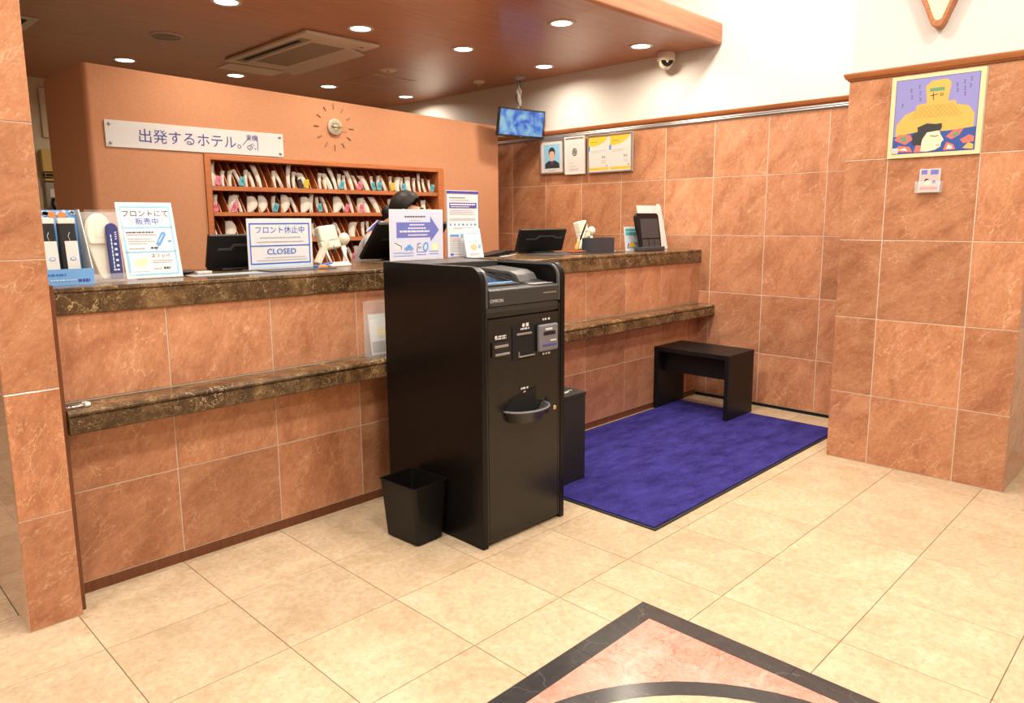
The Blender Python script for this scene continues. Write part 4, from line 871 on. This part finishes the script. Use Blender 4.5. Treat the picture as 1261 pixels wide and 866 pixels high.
t, w, h = wframe('certificate_frame', 'wide silver frame with two white and yellow certificates side by side', 1.452, 1.016, 1.668, 1.966, 'alu', 1, .010)
f = F(-.0006)
for c in (-.108, .104):
    f.rect(c-.098, c+.098, .022, .286, 'paper', 'certificate', 0)
    pts = [(c-.098, .286), (c-.098, .21)]+[(c-.098+.19*math.sin(R(q*10)), .286-.085*math.cos(R(q*10))+.004) for q in range(1, 10)]+[(c+.09, .286)]
    f.poly(pts, 'yellow', 'certificate', 1); f.rect(c-.098, c+.098, .022, .042, 'yellow', 'certificate', 1); f.disc(c-.098, .192, .012, 'mid_blue', 'certificate', 1, .022)
    f.dashes(c-.08, c-.01, .238, .007, 'ink'); f.dashes(c-.08, c+.06, .17, .004, 'ink_soft'); f.dashes(c-.08, c+.02, .158, .004, 'ink_soft'); f.rect(c+.035, c+.042, .112, .132, 'ink', 'small_print', 1); f.rect(c+.050, c+.066, .112, .130, 'ink_soft', 'small_print', 1); f.dashes(c+.03, c+.075, .09, .005, 'ink_soft'); f.dashes(c+.03, c+.075, .075, .005, 'ink_soft'); f.rect(c+.075, c+.085, .05, .058, 'ink', 'small_print', 1)
f.build(t)
t = thing('picture_hook', 'small chrome hook hanging from the picture rail beside the orange wall', 'hook', (3.355, 2.12, 1.935))
B().tube([(0, -.02, .045), (0, -.02, .01), (-.012, -.02, 0), (-.016, -.02, .012)], .003, 6).build('hook', 'chrome', t); B().tube([(0, .02, .045), (0, .02, .01), (-.012, .02, 0), (-.016, .02, .012)], .003, 6).build('hook', 'chrome', t)

# ------------------------------------------------------------------ on the right pillar
t = thing('wall_art', 'square woodblock-style print with a golden tub on lilac on the pillar', 'artwork', (PX-.0005, -1.262, 1.587), (0, 0, R(-90)))
AW, AH = .400, .388
B().box(-AW/2, AW/2, -.010, 0, 0, AH).build('panel', 'art_border', t, .001)
f = F(-.0108); a = AW/2-.022
f.rect(-a, a, .020, AH-.018, 'art_lilac', 'print', 0); f.frame(-a, a, .020, AH-.018, .002, 'navy', 'print', 1)
f.poly([(-a+.01, .10), (-a+.012, .16), (-.13, .205), (-.085, .222), (-.08, .245), (-.035, .252), (.035, .254), (.085, .252), (.088, .235), (.14, .222), (a-.012, .185), (a-.012, .12)], 'art_gold', 'print', 1)
f.poly([(-.038, .250), (-.046, .330), (-.02, .352), (.045, .354), (.062, .335), (.052, .250)], 'art_gold', 'print', 2)
for r_ in range(5):
    for q in range(12-r_):
        x = -.10+.019*q+.009*r_; f.line([(x-.009, .182+.012*r_), (x, .192+.012*r_), (x+.009, .182+.012*r_)], .0014, 'art_gold_dark', 'print', 3)
f.rect(-.028, .034, .302, .318, 'art_green', 'print', 3); f.line([(-.012, .298), (-.010, .262)], .003, 'ink', 'print', 4); f.line([(-.024, .283), (.008, .288)], .003, 'ink', 'print', 4); f.disc(.024, .284, .007, 'ink', 'print', 4); f.disc(.024, .284, .004, 'art_gold', 'print', 5)
f.poly([(-a+.002, .022), (-a+.002, .102), (-.08, .118), (.06, .115), (a-.002, .125), (a-.002, .022)], 'art_blue', 'print', 2)
for pts, mt in (([(-.172, .088), (-.15, .112), (-.10, .108), (-.088, .085), (-.12, .062)], 'art_red'), ([(-.15, .098), (-.12, .104), (-.112, .08), (-.13, .074)], 'art_green'), ([(-.172, .03), (-.15, .06), (-.10, .052), (-.085, .026)], 'art_red'), ([(-.155, .04), (-.12, .048), (-.105, .032)], 'paper'),
                ([(.055, .088), (.085, .116), (.128, .122), (.112, .092), (.08, .074)], 'art_red'), ([(.08, .094), (.10, .108), (.112, .096), (.092, .084)], 'art_green'), ([(.115, .07), (.15, .09), (.172, .082), (.172, .058), (.13, .052)], 'art_red'), ([(.128, .03), (.15, .055), (.172, .045), (.172, .024)], 'art_gold'), ([(.048, .026), (.06, .064), (.09, .05), (.10, .026)], 'art_red'), ([(.060, .030), (.068, .052), (.084, .044), (.088, .030)], 'paper'), ([(-.08, .024), (-.07, .060), (-.05, .055), (-.05, .024)], 'art_red')): f.poly(pts, mt, 'print', 4 if mt in ('art_green', 'paper') else 3)
f.poly([(-.050, .026), (-.046, .085), (-.028, .120), (.024, .124), (.034, .098), (.048, .074), (.038, .062), (.036, .044), (.014, .030), (-.02, .024)], 'art_face', 'print', 6)
f.poly([(-.088, .062), (-.090, .106), (-.066, .122), (-.070, .140), (-.030, .156), (.012, .150), (.034, .152), (.036, .134), (.030, .120), (-.026, .114), (-.044, .084), (-.050, .056)], 'ink', 'print', 7)
f.line([(-.012, .098), (.012, .092), (.024, .098)], .003, 'ink', 'print', 8); f.line([(.016, .052), (.032, .050)], .003, 'art_red', 'print', 8)
for q, (x, z) in enumerate([(-.11, .32), (-.105, .29), (-.075, .335), (-.07, .305), (-.068, .275), (-.145, .255), (.085, .325), (.088, .30), (.115, .335), (.118, .305), (.12, .28), (.142, .345), (.14, .315)]):
    f.line([(x-.005, z+.004), (x+.004, z+.002), (x-.002, z-.010), (x+.005, z-.012)], .0018, 'ink', 'brush_writing', 1)
f.rect(-a+.002, -a+.028, .022, .048, 'paper', 'seal', 8); f.frame(-a+.008, -a+.022, .028, .042, .002, 'ink_soft', 'seal', 9); f.build(t)
t = thing('card_holder', 'clear acrylic pocket with small picture cards below the wall art', 'card holder', (PX-.0005, -1.262, 1.415), (0, 0, R(-90)))
B().box(-.056, .056, -.004, 0, 0, .055).box(-.056, .056, -.034, -.031, 0, .055).box(-.056, .056, -.031, -.004, 0, .003).box(-.056, -.053, -.031, -.004, .003, .055).box(.053, .056, -.031, -.004, .003, .055).build('pocket', 'acrylic', t)
B().at((0, -.012, .005), (R(-6), 0, 0)).box(-.044, .046, -.010, .004, 0, .108).build('cards', 'paper', t)
f = F(-.0108); f.rect(-.040, .042, .004, .104, 'pink_print', 'card_print', 0); f.rect(-.036, -.010, .082, .104, 'purple_blue', 'card_print', 1); f.rect(.004, .038, .080, .104, 'purple_blue', 'card_print', 1); f.disc(-.01, .052, .010, 'ink', 'card_print', 1); f.disc(-.005, .042, .012, 'art_face', 'card_print', 2); f.disc(.022, .045, .008, 'art_blue', 'card_print', 1); f.rect(-.038, .04, .008, .022, 'art_red', 'card_print', 1)
M = Matrix.LocRotScale(Vector((0, -.012, .005)), Euler((R(-6), 0, 0)), None)
put(f, t, M)
t = thing('wall_lamp', 'triangular wooden wall lamp with a glowing cream shade above the pillar cornice', 'wall lamp', (PX+.004, -1.252, 2.172), (0, 0, R(-90)))
def lamp():
    def vee(w, top, r, z0):
        a = math.atan2(top-z0, w); o = [(-w, top), (w, top)]; n = 8
        ang0 = math.pi/2-a
        pts = []
        for i in range(n+1):
            th = -ang0*0 - (math.pi/2-(math.pi/2-a))+0
        # rounded tip
        cz = z0+r; ph = math.pi/2-a
        tip = [(r*math.sin(-(-1+2*i/n)*(math.pi/2-ph)*-1), cz-r*math.cos((-1+2*i/n)*(math.pi/2-ph))) for i in range(n+1)]
        return [(-w, top)]+tip+[(w, top)]
    out = vee(.185, .40, .030, 0); inn = vee(.150, .385, .020, .032)
    B().prism(out, -.022, 0, 'y').build('back_board', 'trim_wood', t, .003)
    n = len(out); b = B(); vs = [(x, y, z) for pts in (out, inn) for y in (-.0225, -.055) for x, z in pts]
    fs = []
    for i in range(n):
        j = (i+1) % n
        fs += [(i, j, n+j, n+i), (n+i, n+j, 3*n+j, 3*n+i), (2*n+j, 2*n+i, 3*n+i, 3*n+j), (j, i, 2*n+i, 2*n+j)]
    b.add(vs, fs); b.build('frame', 'trim_wood', t, .004, 3)
    B().prism(vee(.149, .384, .020, .034), -.046, -.023, 'y').build('shade', 'lamp_glass', t)
lamp()

# ------------------------------------------------------------------ the dim room behind
t = thing('wall_cabinet', 'pale panel door on the dim wall behind the orange partition', 'panel', (.34, 4.795, 2.0))
B().box(-.02, .55, -.02, 0, 0, .40).build('panel', 'dull_plaster', t, .004)
o = B().box(-.07, .07, -.08, 0, 0, .18).box(-.06, .06, -.085, 0, -.045, -.012, 1).box(-.06, .075, -.07, 0, -.075, -.058, 2).build('dispenser', ['yellow_box', 'black', 'yellow_box'], None, .004, loc=(.35, 4.797, 1.72)); o['label'] = 'yellow box with a black lower edge on the dim back wall'; o['category'] = 'box'
t = thing('wall_phone', 'dark wall telephone below the yellow box in the dim room', 'telephone', (.36, 4.797, 1.42))
B().box(-.07, .07, -.05, 0, 0, .22).build('housing', 'vent_grey', t, .01); B().box(-.04, .03, -.056, -.0505, .09, .16).build('display', 'paper', t); B().tube([(-.02, -.055, .08), (-.03, -.07, .03), (-.01, -.06, -.02), (.02, -.05, .0)], .012, 8).build('handset', 'black', t)

# ------------------------------------------------------------------ the clerk
def skin_mesh(name, chains, matname, sub=2, parent=None, root=0):
    """chains: list of joints [(x,y,z,r)], each chain starting on an existing joint is welded to it"""
    V_, E_, RR, idx = [], [], [], {}
    for ch in chains:
        prev = None
        for (x, y, z, r) in ch:
            kx = (round(x, 4), round(y, 4), round(z, 4))
            if kx not in idx: idx[kx] = len(V_); V_.append((x, y, z)); RR.append(r)
            i = idx[kx]
            if prev is not None and prev != i: E_.append((prev, i))
            prev = i
    me = bpy.data.meshes.new(name); me.from_pydata(V_, E_, []); ob = bpy.data.objects.new(name, me); COL.objects.link(ob)
    md = ob.modifiers.new('skin', 'SKIN'); md.use_smooth_shade = True
    for i, v in enumerate(me.skin_vertices[0].data): v.radius = (RR[i], RR[i]); v.use_root = (i == root)
    ms_ = ob.modifiers.new('sub', 'SUBSURF'); ms_.levels = sub; ms_.render_levels = sub
    dg = bpy.context.evaluated_depsgraph_get(); m2 = bpy.data.meshes.new_from_object(ob.evaluated_get(dg)); m2.name = name
    bpy.data.objects.remove(ob); m2.materials.clear(); m2.materials.append(MATS[matname])
    for p_ in m2.polygons: p_.use_smooth = True
    return obj(name, m2, parent)
cl = thing('person', 'clerk with dark tied-back hair, grey jacket and blue neck scarf bending behind the arrow sign', 'person', (1.50, 1.42, -.02), (0, 0, R(-136)))
def clerk():
    pel = (0, -.28, .84, .115); sp1 = (0, -.27, .95, .095); sp2 = (0, -.245, 1.06, .100); ch = (0, -.215, 1.16, .105); nb = (0, -.175, 1.245, .055); nk = (0, -.125, 1.295, .043); hb = (0, -.065, 1.335, .060); hc = (0, .004, 1.390, .092); ht = (0, .016, 1.422, .080)
    C_ = [[pel, sp1, sp2, ch, nb, nk, hb, hc, ht], [hb, (0, .015, 1.322, .042), (0, .045, 1.315, .026)], [(hc), (0, .065, 1.372, .034), (0, .098, 1.352, .013)]]
    for s in (-1, 1):
        C_.append([ch, (s*.09, -.21, 1.20, .062), (s*.165, -.205, 1.185, .050), (s*.19, -.13, 1.06, .040), (s*.20, -.05, .965, .034), (s*.165, .06, 1.00, .028), (s*.13, .15, 1.045, .022), (s*.12, .185, 1.055, .026), (s*.115, .215, 1.06, .024)])
        for q, (dx, ln) in enumerate(((-.026, .058), (-.009, .068), (.009, .064), (.025, .050))):
            hx, hy = s*.115+s*dx, .225
            C_.append([(s*.115, .215, 1.06, .024), (hx, hy, 1.06, .0095), (hx+s*dx*.2, hy+ln*.5, 1.058, .0085), (hx+s*dx*.25, hy+ln*.8, 1.045, .0078), (hx+s*dx*.25, hy+ln, 1.030, .0070)])
        C_.append([(s*.12, .185, 1.055, .026), (s*.085, .195, 1.050, .011), (s*.065, .222, 1.045, .0095), (s*.060, .245, 1.040, .008)])
        C_.append([pel, (s*.085, -.28, .80, .085), (s*.095, -.26, .62, .070), (s*.095, -.25, .46, .052), (s*.095, -.27, .30, .048), (s*.095, -.285, .10, .034), (s*.095, -.27, .045, .036), (s*.10, -.17, .030, .030), (s*.10, -.12, .026, .024)])
    skin_mesh('body', C_, 'skin', 2, cl)
    J = [[(0, -.28, .80, .140), (0, -.275, .92, .122), (0, -.25, 1.05, .125), (0, -.215, 1.165, .125), (0, -.180, 1.235, .078)]]
    for s in (-1, 1): J.append([(0, -.215, 1.165, .125), (s*.09, -.21, 1.195, .080), (s*.168, -.205, 1.185, .066), (s*.19, -.13, 1.06, .054), (s*.20, -.05, .965, .048), (s*.165, .06, 1.00, .042), (s*.135, .135, 1.037, .034)])
    skin_mesh('jacket', J, 'jacket', 2, cl)
    K = [[(0, -.28, .84, .138), (0, -.28, .74, .15)]]
    for s in (-1, 1): K.append([(0, -.28, .74, .15), (s*.07, -.265, .60, .10), (s*.08, -.26, .48, .09)])
    skin_mesh('skirt', K, 'skirt', 2, cl)
    for s in (-1, 1):
        sh_ = B().at((s*.10, -.19, 0)); sh_.ball((0, .0, .035), (.043, .12, .034)); sh_.build('shoe', 'black', cl)
    b = B()
    for q in range(14):
        a0, a1 = 2*math.pi*q/14, 2*math.pi*(q+1)/14
        vs = []
        for a in (a0, a1):
            for rr, zz in ((.062, .050), (.082, .020), (.105, -.020)): vs.append((rr*math.cos(a), -.168+rr*.95*math.sin(a)+zz*.5, 1.262+zz-.012*math.sin(a)))
        b.add(vs, [(0, 3, 4, 1), (1, 4, 5, 2)], q % 2, True)
    b.build('neck_scarf', ['navy', 'pale_blue'], cl)
    # hair: cap over the skull with a parting, and a low bun
    Mh = Matrix.LocRotScale(Vector((0, -.010, 1.395)), Euler((R(-20), 0, 0)), None)
    b = B(); nu, nv = 56, 36; vs = []; dirs = []
    for i in range(nv+1):
        el = math.pi*i/nv
        for q in range(nu):
            az = 2*math.pi*q/nu; n_ = Vector((math.sin(el)*math.cos(az), math.sin(el)*math.sin(az), math.cos(el)))
            wave = 1+.012*math.sin(az*9+el*3)-.045*math.exp(-((n_.x+.12)/.05)**2)*(1 if n_.y > -.35 and n_.z > .3 else 0)
            dirs.append(n_); vs.append(Mh @ Vector((.089*n_.x*wave, .105*n_.y*wave-.008, .103*n_.z*wave+.004)))
    fs = []
    for i in range(nv):
        for q in range(nu):
            f4 = (i*nu+q, (i+1)*nu+q, (i+1)*nu+(q+1) % nu, i*nu+(q+1) % nu); c_ = sum((dirs[k_] for k_ in f4), Vector())/4
            if c_.z < -.62 or (c_.y-.42*c_.z > .20 and c_.z < .84+.16*abs(c_.x)): continue
            fs.append(f4)
    b.add(vs, fs, 0, True)
    h = b.build('hair', 'hair', cl); so = h.modifiers.new('thick', 'SOLIDIFY'); so.thickness = .004; so.offset = 1
    B().ball((0, -.132, 1.372), (.048, .044, .048)).build('hair_bun', 'hair', cl)
    for s in (-1, 1):
        B().ball((s*.087, -.02, 1.365), (.011, .020, .030)).build('ear', 'skin', cl)
        e = B().ball((s*.031, .073, 1.378), (.013, .009, .008)).build('eye', 'sign_white', cl); B().ball((s*.031, .0815, 1.376), (.006, .003, .006)).build('iris', 'ink', e)
        B().tube([(s*.015, .087, 1.392), (s*.032, .088, 1.398), (s*.05, .078, 1.393)], .003, 6).build('eyebrow', 'hair', cl)
    B().ball((0, .074, 1.322), (.020, .009, .006)).build('lips', 'art_red', cl)
clerk()
